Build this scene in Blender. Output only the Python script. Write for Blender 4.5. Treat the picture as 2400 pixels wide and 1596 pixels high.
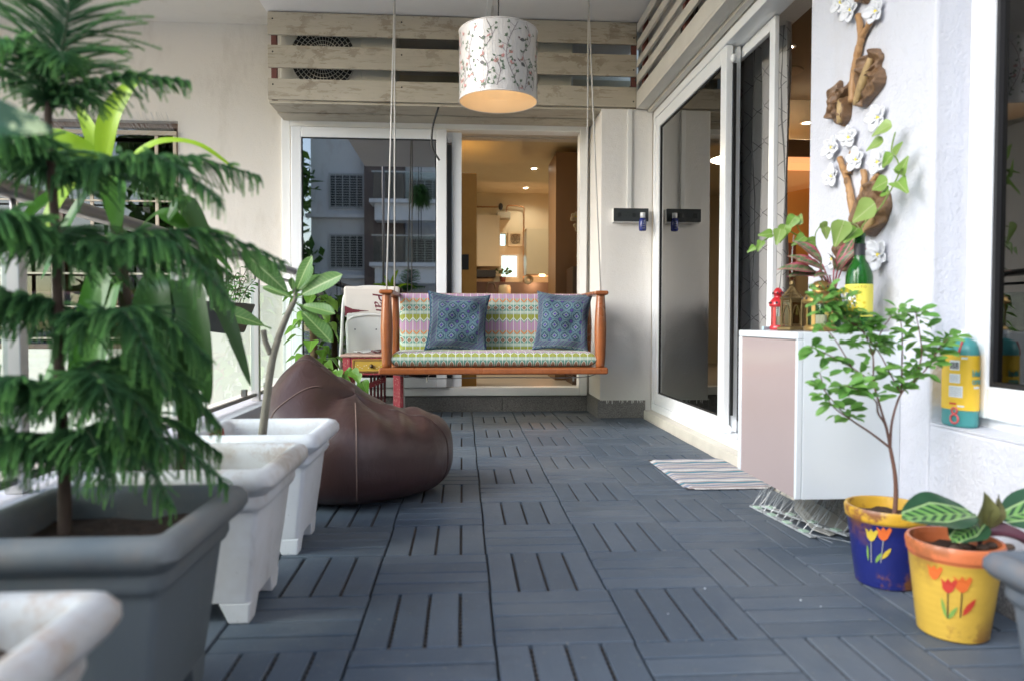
import bpy, bmesh, math, random
import numpy as np
from mathutils import Vector, Matrix, Euler
R = math.radians
random.seed(7); np.random.seed(7)
for o in list(bpy.data.objects): bpy.data.objects.remove(o, do_unlink=True)
SC = bpy.context.scene
COL = SC.collection
# ------------------------------------------------------------------ camera
cd = bpy.data.cameras.new('camera'); cam = bpy.data.objects.new('camera', cd); COL.objects.link(cam)
cd.lens = 25.15; cd.sensor_width = 36; cd.clip_start = .05; cd.clip_end = 2000
cam.matrix_world = Matrix.Translation((0, 0, .688)) @ Matrix.Rotation(-R(3.913), 4, 'Z') @ Matrix.Rotation(R(90-1.616), 4, 'X') @ Matrix.Rotation(R(.134), 4, 'Z')
cd.dof.use_dof = True; cd.dof.focus_distance = 4.2; cd.dof.aperture_fstop = 2.6
SC.camera = cam
# ------------------------------------------------------------------ sky, sun, exposure
SUN_EL, SUN_AZ = R(29), R(240)          # azimuth clockwise from +Y: the sun stands behind the camera, to the left
wd = bpy.data.worlds.new('World'); SC.world = wd; wd.use_nodes = True
wn = wd.node_tree.nodes; wl = wd.node_tree.links
sky = wn.new('ShaderNodeTexSky'); sky.sky_type = 'NISHITA'; sky.sun_disc = False
sky.sun_elevation = SUN_EL; sky.sun_rotation = SUN_AZ; sky.air_density = 1.0; sky.dust_density = 1.0; sky.ozone_density = 1.0
wl.new(sky.outputs[0], wn['Background'].inputs[0]); wn['Background'].inputs[1].default_value = .12
sl = bpy.data.lights.new('sun', 'SUN'); sun = bpy.data.objects.new('sun', sl); COL.objects.link(sun)
sl.energy = 1.5; sl.angle = R(45); sl.color = (1, .985, .965)
sd = Vector((math.sin(SUN_AZ)*math.cos(SUN_EL), math.cos(SUN_AZ)*math.cos(SUN_EL), math.sin(SUN_EL)))
sun.rotation_euler = sd.to_track_quat('Z', 'Y').to_euler()
vs = SC.view_settings; vs.view_transform = 'Standard'; vs.look = 'None'; vs.gamma = 1; vs.exposure = 2.1; vs.use_curve_mapping = False
SC.cycles.use_denoising = True
try: SC.cycles.denoiser = 'OPENIMAGEDENOISE'
except Exception: pass
SC.cycles.max_bounces = 8; SC.cycles.diffuse_bounces = 5; SC.cycles.glossy_bounces = 4; SC.cycles.transmission_bounces = 6; SC.cycles.transparent_max_bounces = 12
SC.cycles.sample_clamp_indirect = 6; SC.cycles.caustics_reflective = False; SC.cycles.caustics_refractive = False
# ------------------------------------------------------------------ mesh helpers (all coordinates are world metres)
ORG = {}
def org(o):
    return ORG.get(o.name, Vector((0, 0, 0))) if o else Vector((0, 0, 0))
def frame(p, d, up=(0, 0, 1)):
    x = Vector(d).normalized(); u = Vector(up); y = u.cross(x)
    if y.length < 1e-5: y = Vector((0, 1, 0)).cross(x)
    y.normalize(); z = x.cross(y)
    m = Matrix((x, y, z)).transposed().to_4x4(); m.translation = Vector(p); return m
class MB:
    def __init__(s): s.v = []; s.f = []; s.m = []
    def add(s, vs_, fs, mi=0, M=None):
        b = len(s.v)
        s.v += [tuple(M @ Vector(q)) for q in vs_] if M is not None else [tuple(q) for q in vs_]
        for q in fs: s.f.append(tuple(i+b for i in q)); s.m.append(mi)
        return s
    def box(s, x0, x1, y0, y1, z0, z1, mi=0, M=None):
        return s.add([(x0,y0,z0),(x1,y0,z0),(x1,y1,z0),(x0,y1,z0),(x0,y0,z1),(x1,y0,z1),(x1,y1,z1),(x0,y1,z1)],
            [(0,3,2,1),(4,5,6,7),(0,1,5,4),(1,2,6,5),(2,3,7,6),(3,0,4,7)], mi, M)
    def cbox(s, c, d, mi=0, M=None):
        return s.box(c[0]-d[0]/2,c[0]+d[0]/2,c[1]-d[1]/2,c[1]+d[1]/2,c[2]-d[2]/2,c[2]+d[2]/2,mi,M)
    def tube(s, pts, r, n=8, mi=0, cap=True, M=None, closed=False):
        P = [Vector(p) for p in pts]; k = len(P)
        rr = r if isinstance(r, (list, tuple)) else [r]*k
        vs_ = []; up = None
        for i, p in enumerate(P):
            if closed: t = P[(i+1) % k]-P[i-1]
            else: t = P[min(i+1, k-1)]-P[max(i-1, 0)]
            t = t.normalized() if t.length > 1e-9 else Vector((0, 0, 1))
            if up is None:
                up = Vector((0, 0, 1)) if abs(t.z) < .9 else Vector((0, 1, 0))
            a = up-t*up.dot(t); a.normalize(); up = a; b = t.cross(a)
            for j in range(n):
                g = 2*math.pi*j/n; vs_.append(p+(a*math.cos(g)+b*math.sin(g))*rr[i])
        fs = []
        for i in range(k if closed else k-1):
            for j in range(n):
                a0 = i*n+j; a1 = i*n+(j+1) % n; b0 = ((i+1) % k)*n+j; b1 = ((i+1) % k)*n+(j+1) % n
                fs.append((a0, a1, b1, b0))
        if cap and not closed: fs += [tuple(range(n-1, -1, -1)), tuple((k-1)*n+j for j in range(n))]
        return s.add(vs_, fs, mi, M)
    def lathe(s, prof, c=(0, 0, 0), n=24, mi=0, M=None, cap=False):
        vs_ = []; fs = []
        for r, z in prof:
            for j in range(n):
                g = 2*math.pi*j/n; vs_.append((c[0]+r*math.cos(g), c[1]+r*math.sin(g), c[2]+z))
        for i in range(len(prof)-1):
            for j in range(n):
                fs.append((i*n+j, i*n+(j+1) % n, (i+1)*n+(j+1) % n, (i+1)*n+j))
        if cap: fs += [tuple(range(n-1, -1, -1)), tuple((len(prof)-1)*n+j for j in range(n))]
        return s.add(vs_, fs, mi, M)
    def prism(s, poly, h0, h1, mi=0, M=None):
        n = len(poly)
        return s.add([(x, y, h0) for x, y in poly]+[(x, y, h1) for x, y in poly],
            [tuple(range(n-1, -1, -1)), tuple(range(n, 2*n))]+[(i, (i+1) % n, n+(i+1) % n, n+i) for i in range(n)], mi, M)
    def ell(s, c, r, n=16, k=10, mi=0, M=None):
        return s.lathe_e(c, r, n, k, mi, M)
    def lathe_e(s, c, r, n, k, mi, M):
        vs_ = []; fs = []
        for i in range(k+1):
            a = -math.pi/2+math.pi*i/k
            for j in range(n):
                g = 2*math.pi*j/n
                vs_.append((c[0]+r[0]*math.cos(a)*math.cos(g), c[1]+r[1]*math.cos(a)*math.sin(g), c[2]+r[2]*math.sin(a)))
        for i in range(k):
            for j in range(n): fs.append((i*n+j, i*n+(j+1) % n, (i+1)*n+(j+1) % n, (i+1)*n+j))
        return s.add(vs_, fs, mi, M)
    def quad(s, a, b, c, d, mi=0, M=None): return s.add([a, b, c, d], [(0, 1, 2, 3)], mi, M)
    def rect(s, x0, x1, z0, z1, w, y0, y1, mi=0):       # a rectangular frame in the XZ plane, mitre-free butted bars
        s.box(x0, x0+w, y0, y1, z0, z1, mi); s.box(x1-w, x1, y0, y1, z0, z1, mi)
        s.box(x0+w, x1-w, y0, y1, z1-w, z1, mi); return s.box(x0+w, x1-w, y0, y1, z0, z0+w, mi)
    def recty(s, y0, y1, z0, z1, w, x0, x1, mi=0):      # the same in the YZ plane
        s.box(x0, x1, y0, y0+w, z0, z1, mi); s.box(x0, x1, y1-w, y1, z0, z1, mi)
        s.box(x0, x1, y0+w, y1-w, z1-w, z1, mi); return s.box(x0, x1, y0+w, y1-w, z0, z0+w, mi)
    def mesh(s, name, mats, o=Vector((0, 0, 0)), smooth=False):
        me = bpy.data.meshes.new(name)
        me.from_pydata([(x-o[0], y-o[1], z-o[2]) for x, y, z in s.v], [], s.f)
        for m in (mats if isinstance(mats, (list, tuple)) else [mats]): me.materials.append(m)
        if any(s.m): me.polygons.foreach_set('material_index', s.m)
        if smooth: me.polygons.foreach_set('use_smooth', [True]*len(s.f))
        me.update(); return me
    def build(s, name, mats, parent=None, smooth=False, bevel=0, seg=2, sub=0, solid=0, auto=None):
        me = s.mesh(name, mats, org(parent), smooth or auto is not None)
        o = bpy.data.objects.new(name, me); COL.objects.link(o); o.parent = parent
        if auto is not None:
            try: me.set_sharp_from_angle(angle=R(auto))
            except Exception: pass
        ORG[o.name] = org(parent)
        if solid: md = o.modifiers.new('solid', 'SOLIDIFY'); md.thickness = solid; md.offset = 0
        if bevel:
            md = o.modifiers.new('bevel', 'BEVEL'); md.width = bevel; md.segments = seg; md.limit_method = 'ANGLE'; md.angle_limit = R(35)
            if hasattr(md, 'harden_normals'): md.harden_normals = False
        if sub: md = o.modifiers.new('sub', 'SUBSURF'); md.levels = sub; md.render_levels = sub
        return o
def tag(o, label, cat, group=None, kind=None):
    o['label'] = label
    if cat: o['category'] = cat
    if group: o['group'] = group
    if kind: o['kind'] = kind
    return o
def thing(name, label, cat, loc, group=None):
    o = bpy.data.objects.new(name, None); COL.objects.link(o); o.location = loc; o.empty_display_size = .05
    ORG[o.name] = Vector(loc); return tag(o, label, cat, group)
def struct(o, label=None):
    o['kind'] = 'structure'
    if label: o['label'] = label
    return o
def inst(name, me, parent, M):                          # a part that shares mesh data; M is its world matrix
    o = bpy.data.objects.new(name, me); COL.objects.link(o); o.parent = parent
    o.matrix_local = Matrix.Translation(-org(parent)) @ M; ORG[o.name] = org(parent); return o
def npmesh(name, V, F, mats):
    me = bpy.data.meshes.new(name); n = len(V); k = len(F); w = F.shape[1]
    me.vertices.add(n); me.vertices.foreach_set('co', V.astype(np.float32).ravel())
    me.loops.add(k*w); me.loops.foreach_set('vertex_index', F.astype(np.int32).ravel())
    me.polygons.add(k); me.polygons.foreach_set('loop_start', np.arange(0, k*w, w, dtype=np.int32))
    try: me.polygons.foreach_set('loop_total', np.full(k, w, dtype=np.int32))
    except Exception: pass
    me.update(calc_edges=True); me.validate()
    for m in (mats if isinstance(mats, (list, tuple)) else [mats]): me.materials.append(m)
    return me
def bez(pts, n=8):                                      # Catmull-Rom through the points
    P = [Vector(p) for p in pts]; out = []
    for i in range(len(P)-1):
        a, b, c, d = P[max(i-1, 0)], P[i], P[i+1], P[min(i+2, len(P)-1)]
        for j in range(n):
            t = j/n
            out.append(.5*((2*b)+(c-a)*t+(2*a-5*b+4*c-d)*t*t+(3*b-a-3*c+d)*t**3))
    out.append(P[-1]); return out
def lerp(a, b, t): return a+(b-a)*t
# ------------------------------------------------------------------ node helpers: X wraps a socket so that patterns read as formulas
class X:
    def __init__(s, nt, k): s.nt = nt; s.k = k
    def op(s, o, *b, clamp=False):
        n = s.nt.nodes.new('ShaderNodeMath'); n.operation = o; n.use_clamp = clamp
        for i, q in enumerate((s,)+b):
            if isinstance(q, X): s.nt.links.new(q.k, n.inputs[i])
            else: n.inputs[i].default_value = q
        return X(s.nt, n.outputs[0])
    def __add__(s, b): return s.op('ADD', b)
    __radd__ = __add__
    def __sub__(s, b): return s.op('SUBTRACT', b)
    def __rsub__(s, b): return (s*-1)+b
    def __mul__(s, b): return s.op('MULTIPLY', b)
    __rmul__ = __mul__
    def __truediv__(s, b): return s.op('DIVIDE', b)
    def __lt__(s, b): return s.op('LESS_THAN', b)
    def __gt__(s, b): return s.op('GREATER_THAN', b)
    def fract(s): return s.op('FRACT')
    def floor(s): return s.op('FLOOR')
    def abs(s): return s.op('ABSOLUTE')
    def sin(s): return s.op('SINE')
    def tri(s): return s.op('PINGPONG', .5)*2            # 0..1..0 over one unit
    def min(s, b): return s.op('MINIMUM', b)
    def max(s, b): return s.op('MAXIMUM', b)
    def pow(s, b): return s.op('POWER', b)
    def band(s, a, b): return (s > a)*(s < b)
    def near(s, a, w): return (s-a).abs() < w
    def ss(s, a, b):
        n = s.nt.nodes.new('ShaderNodeMapRange'); n.interpolation_type = 'SMOOTHSTEP'
        s.nt.links.new(s.k, n.inputs[0]); n.inputs[1].default_value = a; n.inputs[2].default_value = b; return X(s.nt, n.outputs[0])
def C4(c): return tuple(c)+(1,) if len(c) == 3 else tuple(c)
class NM:                                              # one node material
    def __init__(s, name, col=(.5, .5, .5), rough=.5, metal=0, spec=.5, coat=0, **k):
        s.mat = bpy.data.materials.new(name); s.mat.use_nodes = True; s.nt = s.mat.node_tree
        s.b = s.nt.nodes['Principled BSDF']; s.set('Base Color', C4(col)); s.set('Roughness', rough); s.set('Metallic', metal); s.set('Specular IOR Level', spec)
        if coat: s.set('Coat Weight', coat); s.set('Coat Roughness', .12)
        for a, q in k.items(): s.set(a.replace('_', ' '), q)
        s.co = None
    def set(s, n, q):
        if isinstance(q, X): s.nt.links.new(q.k, s.b.inputs[n])
        else: s.b.inputs[n].default_value = q
        return s
    def coord(s, kind='Object', scale=(1, 1, 1)):
        t = s.nt.nodes.new('ShaderNodeNewGeometry' if kind == 'Position' else 'ShaderNodeTexCoord'); m = s.nt.nodes.new('ShaderNodeMapping'); m.inputs['Scale'].default_value = scale
        s.nt.links.new(t.outputs[kind], m.inputs[0]); return m.outputs[0]
    def xyz(s, kind='Object'):
        t = s.nt.nodes.new('ShaderNodeSeparateXYZ'); s.nt.links.new(s.coord(kind), t.inputs[0]); return [X(s.nt, q) for q in t.outputs]
    def noise(s, sc=5, det=4, rough=.55, scale=(1, 1, 1), dist=0, kind='Object'):
        n = s.nt.nodes.new('ShaderNodeTexNoise'); n.inputs['Scale'].default_value = sc; n.inputs['Detail'].default_value = det
        n.inputs['Roughness'].default_value = rough; n.inputs['Distortion'].default_value = dist
        s.nt.links.new(s.coord(kind, scale), n.inputs['Vector']); return X(s.nt, n.outputs[0])
    def voro(s, sc=20, feat='F1', out=0, scale=(1, 1, 1)):
        n = s.nt.nodes.new('ShaderNodeTexVoronoi'); n.feature = feat; n.inputs['Scale'].default_value = sc
        s.nt.links.new(s.coord('Object', scale), n.inputs['Vector']); return X(s.nt, n.outputs[out])
    def rnd(s, kind='obj'):
        if kind == 'obj': return X(s.nt, s.nt.nodes.new('ShaderNodeObjectInfo').outputs['Random'])
        return X(s.nt, s.nt.nodes.new('ShaderNodeNewGeometry').outputs['Random Per Island'])
    def mix(s, fac, a, b):
        n = s.nt.nodes.new('ShaderNodeMix'); n.data_type = 'RGBA'; n.clamp_factor = True
        for i, q in ((0, fac), (6, a), (7, b)):
            if isinstance(q, X): s.nt.links.new(q.k, n.inputs[i])
            else: n.inputs[i].default_value = C4(q) if i else q
        return X(s.nt, n.outputs[2])
    def hsv(s, c, v=None, h=None, sat=None):
        n = s.nt.nodes.new('ShaderNodeHueSaturation')
        for i, q in (('Value', v), ('Hue', h), ('Saturation', sat)):
            if isinstance(q, X): s.nt.links.new(q.k, n.inputs[i])
            elif q is not None: n.inputs[i].default_value = q
        if isinstance(c, X): s.nt.links.new(c.k, n.inputs['Color'])
        else: n.inputs['Color'].default_value = C4(c)
        return X(s.nt, n.outputs[0])
    def col(s, c): return s.set('Base Color', c)
    def bump(s, h, st=.3, d=.01):
        n = s.nt.nodes.new('ShaderNodeBump'); n.inputs['Strength'].default_value = st; n.inputs['Distance'].default_value = d
        s.nt.links.new(h.k, n.inputs['Height']); s.nt.links.new(n.outputs[0], s.b.inputs['Normal']); return s
MATS = {}
def mat(name, col, rough=.5, metal=0, var=.12, vsc=6, bump=0, bsc=40, bd=.004, rn=0, rsc=3, **k):
    """plain material with blotchy value variation, optional fine relief and roughness wear"""
    if name in MATS: return MATS[name]
    m = NM(name, col, rough, metal, **k)
    if var: m.col(m.hsv(col, v=m.noise(vsc, 5, .6)*(2*var)+(1-var)))
    if rn: m.set('Roughness', m.noise(rsc, 4)*rn+(rough-rn/2))
    if bump: m.bump(m.noise(bsc, 6, .6), bump, bd)
    MATS[name] = m.mat; return m.mat
def leafmat(name, c1, c2, rough=.42, tr=.25, midrib=None, wide=1, edge=None, rnd='obj', vein=0):
    """foliage: colour drifts from leaf to leaf, thin-walled translucency, optional pale midrib (leaf built along x)"""
    if name in MATS: return MATS[name]
    m = NM(name, c1, rough, spec=.45)
    c = m.mix(m.rnd(rnd), c1, c2)
    c = m.hsv(c, v=m.noise(9, 3)*.4+.8)
    x, y, z = m.xyz()
    if vein: c = m.mix((((x*vein)+(y.abs()*vein*.7)).fract() > .84)*.35, c, midrib)
    if edge: c = m.mix(y.abs().ss(edge[0], edge[1])*.8, c, edge[2])
    if midrib: c = m.mix(y.abs() < .0016*wide, c, midrib)
    m.col(c)
    t = m.nt.nodes.new('ShaderNodeBsdfTranslucent'); mx = m.nt.nodes.new('ShaderNodeMixShader'); mx.inputs[0].default_value = tr
    m.nt.links.new(c.k, t.inputs[0]); out = m.nt.nodes['Material Output']
    m.nt.links.new(m.b.outputs[0], mx.inputs[1]); m.nt.links.new(t.outputs[0], mx.inputs[2]); m.nt.links.new(mx.outputs[0], out.inputs[0])
    MATS[name] = m.mat; return m.mat
def glassmat(name, tint, ior=1.5, refl=1.0, rough=0, refltint=(1, 1, 1)):
    """a thin pane: Fresnel mirror over a tinted see-through sheet"""
    m = bpy.data.materials.new(name); m.use_nodes = True; nt = m.node_tree; nt.nodes.remove(nt.nodes['Principled BSDF'])
    f = nt.nodes.new('ShaderNodeFresnel'); f.inputs[0].default_value = ior
    g = nt.nodes.new('ShaderNodeBsdfGlossy'); g.inputs['Roughness'].default_value = rough; g.inputs[0].default_value = C4(refltint)
    t = nt.nodes.new('ShaderNodeBsdfTransparent'); t.inputs[0].default_value = C4(tint)
    mx = nt.nodes.new('ShaderNodeMixShader'); k = X(nt, f.outputs[0])*refl*(1-X(nt, nt.nodes.new('ShaderNodeNewGeometry').outputs['Backfacing']))
    nt.links.new(k.k, mx.inputs[0]); nt.links.new(t.outputs[0], mx.inputs[1]); nt.links.new(g.outputs[0], mx.inputs[2]); nt.links.new(mx.outputs[0], nt.nodes['Material Output'].inputs[0])
    MATS[name] = m; return m
def emis(name, col, st):
    if name in MATS: return MATS[name]
    m = NM(name, col, .5); m.set('Emission Color', C4(col)); m.set('Emission Strength', st); MATS[name] = m.mat; return m.mat
# ================================================================== materials of the setting
def m_deck():
    m = NM('deck_composite', (.1, .12, .145), .62, spec=.35)
    g = m.noise(9, 6, .65, scale=(1, 26, 8), dist=.6)
    c = m.mix(m.rnd(), (.072, .096, .128), (.095, .121, .156))
    c = m.hsv(c, v=g*.35+m.noise(4, 4)*.3+.68)
    c = m.mix(m.noise(26, 3, .5).ss(.66, .8)*.25, c, (.2, .21, .22))
    w = m.noise(1.7, 6, .65, kind='Position'); c = m.mix(w.ss(.46, .62)*.30, c, (.19, .20, .205))          # trodden dust in drifts
    c = m.mix(m.noise(5.5, 6, .7, kind='Position').ss(.55, .66)*.22, c, (.045, .058, .075)); c = m.mix(m.noise(75, 3, .5, kind='Position').ss(.66, .70)*.5, c, (.22, .21, .19))
    m.col(c); m.set('Roughness', w*.5+.30); m.bump(g+m.noise(110, 3, scale=(.3, 2, 1))*.5, .28, .003); return m.mat
M_DECK = m_deck()
M_BASE = mat('deck_clip_plastic', (.012, .012, .013), .6, var=.3)
M_CLIP = mat('deck_clip_rib', (.09, .07, .055), .8, var=.4, vsc=60)
M_CONC = mat('concrete', (.22, .21, .2), .85, var=.25, bump=.3)
def m_plaster(name, col, dirt, st=.35, fine=120):
    m = NM(name, col, .88, spec=.2)
    c = m.hsv(col, v=m.noise(1.3, 5, .6)*.14+.93)
    c = m.mix(m.noise(2.6, 6, .7, scale=(1, 1, .35)).ss(.5, .66)*dirt, c, (.42, .37, .3))
    m.col(c); m.bump(m.noise(fine, 5, .6)+m.noise(22, 4)*1.2, st*1.5, .005); MATS[name] = m.mat; return m.mat
M_CREAM = m_plaster('cream_plaster', (.70, .66, .60), .22)
M_WHITE = m_plaster('white_plaster', (.60, .612, .67), .12, .5, 90)
M_STUB = m_plaster('cream_white_plaster', (.80, .78, .75), .1)
M_CEIL = m_plaster('ceiling_paint', (.80, .77, .75), .05, .12)
def m_terrazzo():
    m = NM('terrazzo', (.2, .19, .18), .45)
    v = m.voro(260, out=1); c = m.mix(v, (.05, .047, .043), (.30, .28, .265))
    m.col(m.hsv(c, v=m.noise(4, 3)*.3+.8)); m.bump(m.noise(200, 3), .15, .001); return m.mat
M_TERR = m_terrazzo()
M_UPVC = mat('white_upvc', (.84, .86, .88), .32, var=.05, vsc=2, rn=.12, coat=.15)
M_UPVCW = mat('aged_upvc', (.84, .84, .82), .4, var=.1, vsc=3, rn=.15)
M_GASKET = mat('black_gasket', (.01, .01, .012), .5, var=0)
M_TINT = glassmat('tinted_glass', (.13, .135, .14), 2.9, .95, 0, (1, .99, .97))
M_CLEAR = glassmat('clear_glass', (.90, .96, .94), 1.5)
def m_louver():
    m = NM('weathered_beige_paint', (.44, .39, .31), .7, spec=.25)
    g = m.noise(5, 6, .7, scale=(.6, 6, 9), dist=.4)
    c = m.mix(m.noise(3, 3), (.43, .385, .305), (.53, .48, .39))
    c = m.hsv(c, v=g*.3+.84)
    x, y, z = m.xyz()
    p = m.noise(7, 8, .72, scale=(1, 1, 1.6)).ss(.51, .57)*m.noise(1.6, 4, kind='Position').ss(.45, .58)
    c = m.mix(p*.5, c, (.22, .165, .11))
    c = m.mix((m.noise(30, 5, .7, scale=(.15, 1, 1)).ss(.56, .62))*.45, c, (.24, .19, .13))
    m.col(c); m.bump(g-p*.6, .35, .004); return m.mat
M_LOUV = m_louver()
M_LOUVW = mat('right_louver_paint', (.62, .6, .55), .6, var=.12, bump=.15)
M_MARB = mat('sill_marble', (.62, .58, .50), .4, var=.2, vsc=9, bump=.1)
M_STEEL = mat('brushed_steel', (.24, .23, .225), .4, 1, var=.1, vsc=20, rn=.15)
M_STEELP = mat('pale_steel', (.56, .56, .55), .38, .6, var=.08, rn=.1)
M_DARKM = mat('dark_metal', (.03, .03, .032), .45, .5, var=.1)
M_REDOX = mat('red_oxide', (.16, .055, .045), .7, var=.3)
M_BLACKP = mat('black_plastic', (.014, .014, .015), .4, var=.1)
# ================================================================== floor: concrete slab with clip-together deck tiles
floor = MB().box(-1.33, 1.6, -2.2, 5.6, -.25, -.026).build('floor', M_CONC)
struct(floor, 'grey composite deck floor of the balcony')
T = .3; SW = .0685; GAP = .008
def slat(mb, cx, cy, ax, mi):                           # chamfered slat, ax: 0 along x, 1 along y
    h, w, c = T/2-.0015, SW/2-.0005, .0025
    pts = []
    for zz, d in ((-.012, 0), (-c, 0), (0, c)):
        for sx, sy in ((-1, -1), (1, -1), (1, 1), (-1, 1)):
            a, b = sx*(h-d), sy*(w-d)
            pts.append((cx+a, cy+b, zz) if ax == 0 else (cx-b, cy+a, zz))
    fs = [(8, 9, 10, 11)]
    for i in (0, 1):
        for j in range(4): fs.append((i*4+j, i*4+(j+1) % 4, i*4+4+(j+1) % 4, i*4+4+j))
    mb.add(pts, fs, mi)
sb = MB(); slat(sb, 0, 0, 0, 0); SLAT = sb.mesh('slat', M_DECK)
bb = MB(); bb.box(-T/2+.001, T/2-.001, -T/2+.001, T/2-.001, -.026, -.014)
for i in range(15): bb.box(-T/2+.012+i*.0195, -T/2+.019+i*.0195, -T/2+.004, T/2-.004, -.0139, -.0075, 1)
BASE = bb.mesh('deck_tile', [M_BASE, M_CLIP])
fb = MB(); fb.v = list(bb.v); fb.f = list(bb.f); fb.m = list(bb.m)
for j in range(4): slat(fb, 0, (j-1.5)*.075, 0, 2)
FULL = fb.mesh('deck_tile', [M_BASE, M_CLIP, M_DECK])
nsl = 0
for i in range(-1, 18):
    y0 = 5.096-T*(i+1); cy = y0+T/2
    for k in range(-4, 4):
        cx = .0685+T*k+T/2
        if k == 3 and i < 0: continue
        rot = Matrix.Rotation(R(90) if (i+k) % 2 == 0 else 0, 4, 'Z')
        near = 1.1 < cy < 4.6 and k > -3
        jz = random.uniform(-.0008, .0008); Mt = Matrix.Translation((cx+random.uniform(-.0006, .0006), cy, jz)) @ Matrix.Rotation(random.uniform(-.002, .002), 4, 'Z') @ rot
        t = inst('deck_tile', BASE if near else FULL, floor, Mt)
        if near:
            for j in range(4):
                inst('slat', SLAT, t, Matrix.Identity(4)).matrix_local = Matrix.Translation((0, (j-1.5)*.075, random.uniform(-.0005, .0005))) @ Matrix.Rotation(math.pi*random.randint(0, 1), 4, 'Z')
                nsl += 1
# ================================================================== walls
DX0, DX1, DZ0, DZ1, YB = -1.335, .945, .118, 2.172, 5.45
wb = MB()
wb.box(-6.5, -3.62, YB, YB+.25, -9, 9); wb.box(-3.62, -2.09, YB, YB+.25, -9, .47); wb.box(-3.62, -2.09, YB, YB+.25, 2.14, 9)
wb.box(-2.09, DX0, YB, YB+.25, -9, 9)
wb.box(DX0, 1.34, YB, YB+.25, -.25, .1175); wb.box(DX0, DX1, YB+.001, YB+.25, DZ1, 2.30); wb.box(DX1, 1.34, YB, YB+.25, .1175, 2.19)
struct(wb.build('wall_back', M_CREAM), 'cream plastered back wall of the balcony')
# kerb under the railing
struct(MB().box(-1.34, -1.145, -2.2, YB, -.6, .2).build('wall_kerb', M_WHITE, bevel=.006), 'low white kerb under the balcony railing')
# corner stub and the pillar with the window wall
struct(MB().box(.965, 1.335, 5.0, YB-.0005, -.2, 2.17).build('wall_stub', M_STUB, bevel=.006), 'narrow cream wall carrying the socket box')
pw = MB()
pw.box(1.30, 1.62, 1.91, 2.63, -.2, 6); pw.box(1.30, 1.62, -3, 1.91, -.2, .40); pw.box(1.30, 1.62, -3, 1.91, 2.05, 6); pw.box(1.30, 1.62, -3, .2, .40, 2.05)
struct(pw.build('wall_right', M_WHITE, bevel=.008), 'white plastered pillar and window wall')
struct(MB().box(-1.33, 1.6, .9, YB, 2.772, 3.0).box(1.30, 1.62, 2.63, YB, 2.772, 6).box(-1.33, 1.3, YB, 6.1, 2.772, 9).build('ceiling', M_CEIL), 'white balcony ceiling')
struct(MB().box(-9, -1.33, 3.4, YB-.001, 2.858, 3.05).build('wall_overhang', M_CREAM), 'cream overhang above the neighbouring wall')
sk = thing('skirting', 'grey speckled terrazzo skirting along the back wall', 'skirting', (0, 5.43, 0)); sk['kind'] = 'structure'
for x0, x1 in ((-1.33, -.62), (-.618, .3), (.302, .948)): MB().box(x0, x1, 5.425, 5.449, -.02, .112).build('skirting_tile', M_TERR, sk, bevel=.002)
MB().box(.948, .964, 4.985, 5.449, -.02, .13).build('skirting_tile', M_TERR, sk, bevel=.002)
MB().box(.964, 1.29, 4.985, 4.999, -.02, .13).build('skirting_tile', M_TERR, sk, bevel=.002)
for y0, y1 in ((.2, 1.2), (1.202, 1.9), (1.902, 2.62)): MB().box(1.283, 1.299, y0, y1, -.02, .13).build('skirting_tile', M_TERR, sk, bevel=.002)
dr = MB()                                              # paint drips on the stub skirting
for i in range(26):
    x = .97+random.random()*.3; h = random.uniform(.004, .03); w = random.uniform(.002, .004)
    dr.box(x, x+w, 4.9835, 4.985, .129-h, .132)
dr.box(.966, 1.29, 4.983, 4.985, .126, .133).build('paint_drip', M_STUB, sk)
struct(MB().box(1.28, 1.62, 2.63, 4.999, -.05, .055).build('wall_sill', M_MARB, bevel=.004), 'marble door sill step')
# ================================================================== neighbour's window in the back wall
wn_ = thing('grille_window', 'barred window with bird spikes in the cream wall beyond the railing', 'window', (-2.8, YB, .47))
M_GRILL = mat('beige_grille', (.52, .44, .34), .6, var=.12); M_BROWNF = mat('brown_board', (.20, .145, .12), .7, var=.15)
fr = MB(); fr.rect(-3.62, -2.092, .47, 2.14, .035, YB+.07, YB+.12); fr.box(-3.02, -2.95, YB+.072, YB+.118, .505, 2.105)
fr.build('window_frame', M_BROWNF, wn_, bevel=.003)
MB().box(-3.58, -2.13, YB+.09, YB+.095, .51, 2.10).build('pane', glassmat('window_glass', (.25, .25, .25), 1.8, .9), wn_)
MB().box(-2.95, -2.13, YB+.16, YB+.17, .5, 1.13).build('window_board', M_BROWNF, wn_)
MB().box(-3.6, -2.1, YB+.24, YB+.25, .47, 2.14).build('backing', mat('dark_room', (.05, .05, .05), .9, var=.2), wn_)
g0 = YB-.03
for zz, w in ((2.045, .03), (1.83, .012), (1.55, .012), (1.29, .012), (1.16, .014), (1.02, .014), (.78, .012), (.55, .014)):
    MB().box(-3.62, -2.095, g0, g0+.014, zz-w/2, zz+w/2).build('grille_bar', M_GRILL, wn_)
for xx in (-3.5, -3.23, -2.98, -2.7, -2.24, -2.11):
    MB().box(xx-.011, xx+.011, g0+.0145, g0+.028, .52, 2.06).build('grille_bar', M_GRILL, wn_)
spk = MB()
for i in range(60):
    x = -3.1+i*.0168
    for dz, dy in ((.12, -.05), (-.055, -.07), (.06, -.09)):
        spk.tube([(x, g0, 2.06), (x-.03+random.uniform(-.02, .02), g0+dy, 2.06+dz)], .0011, 4, cap=False)
spk.build('bird_spike', M_STEELP, wn_)
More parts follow.
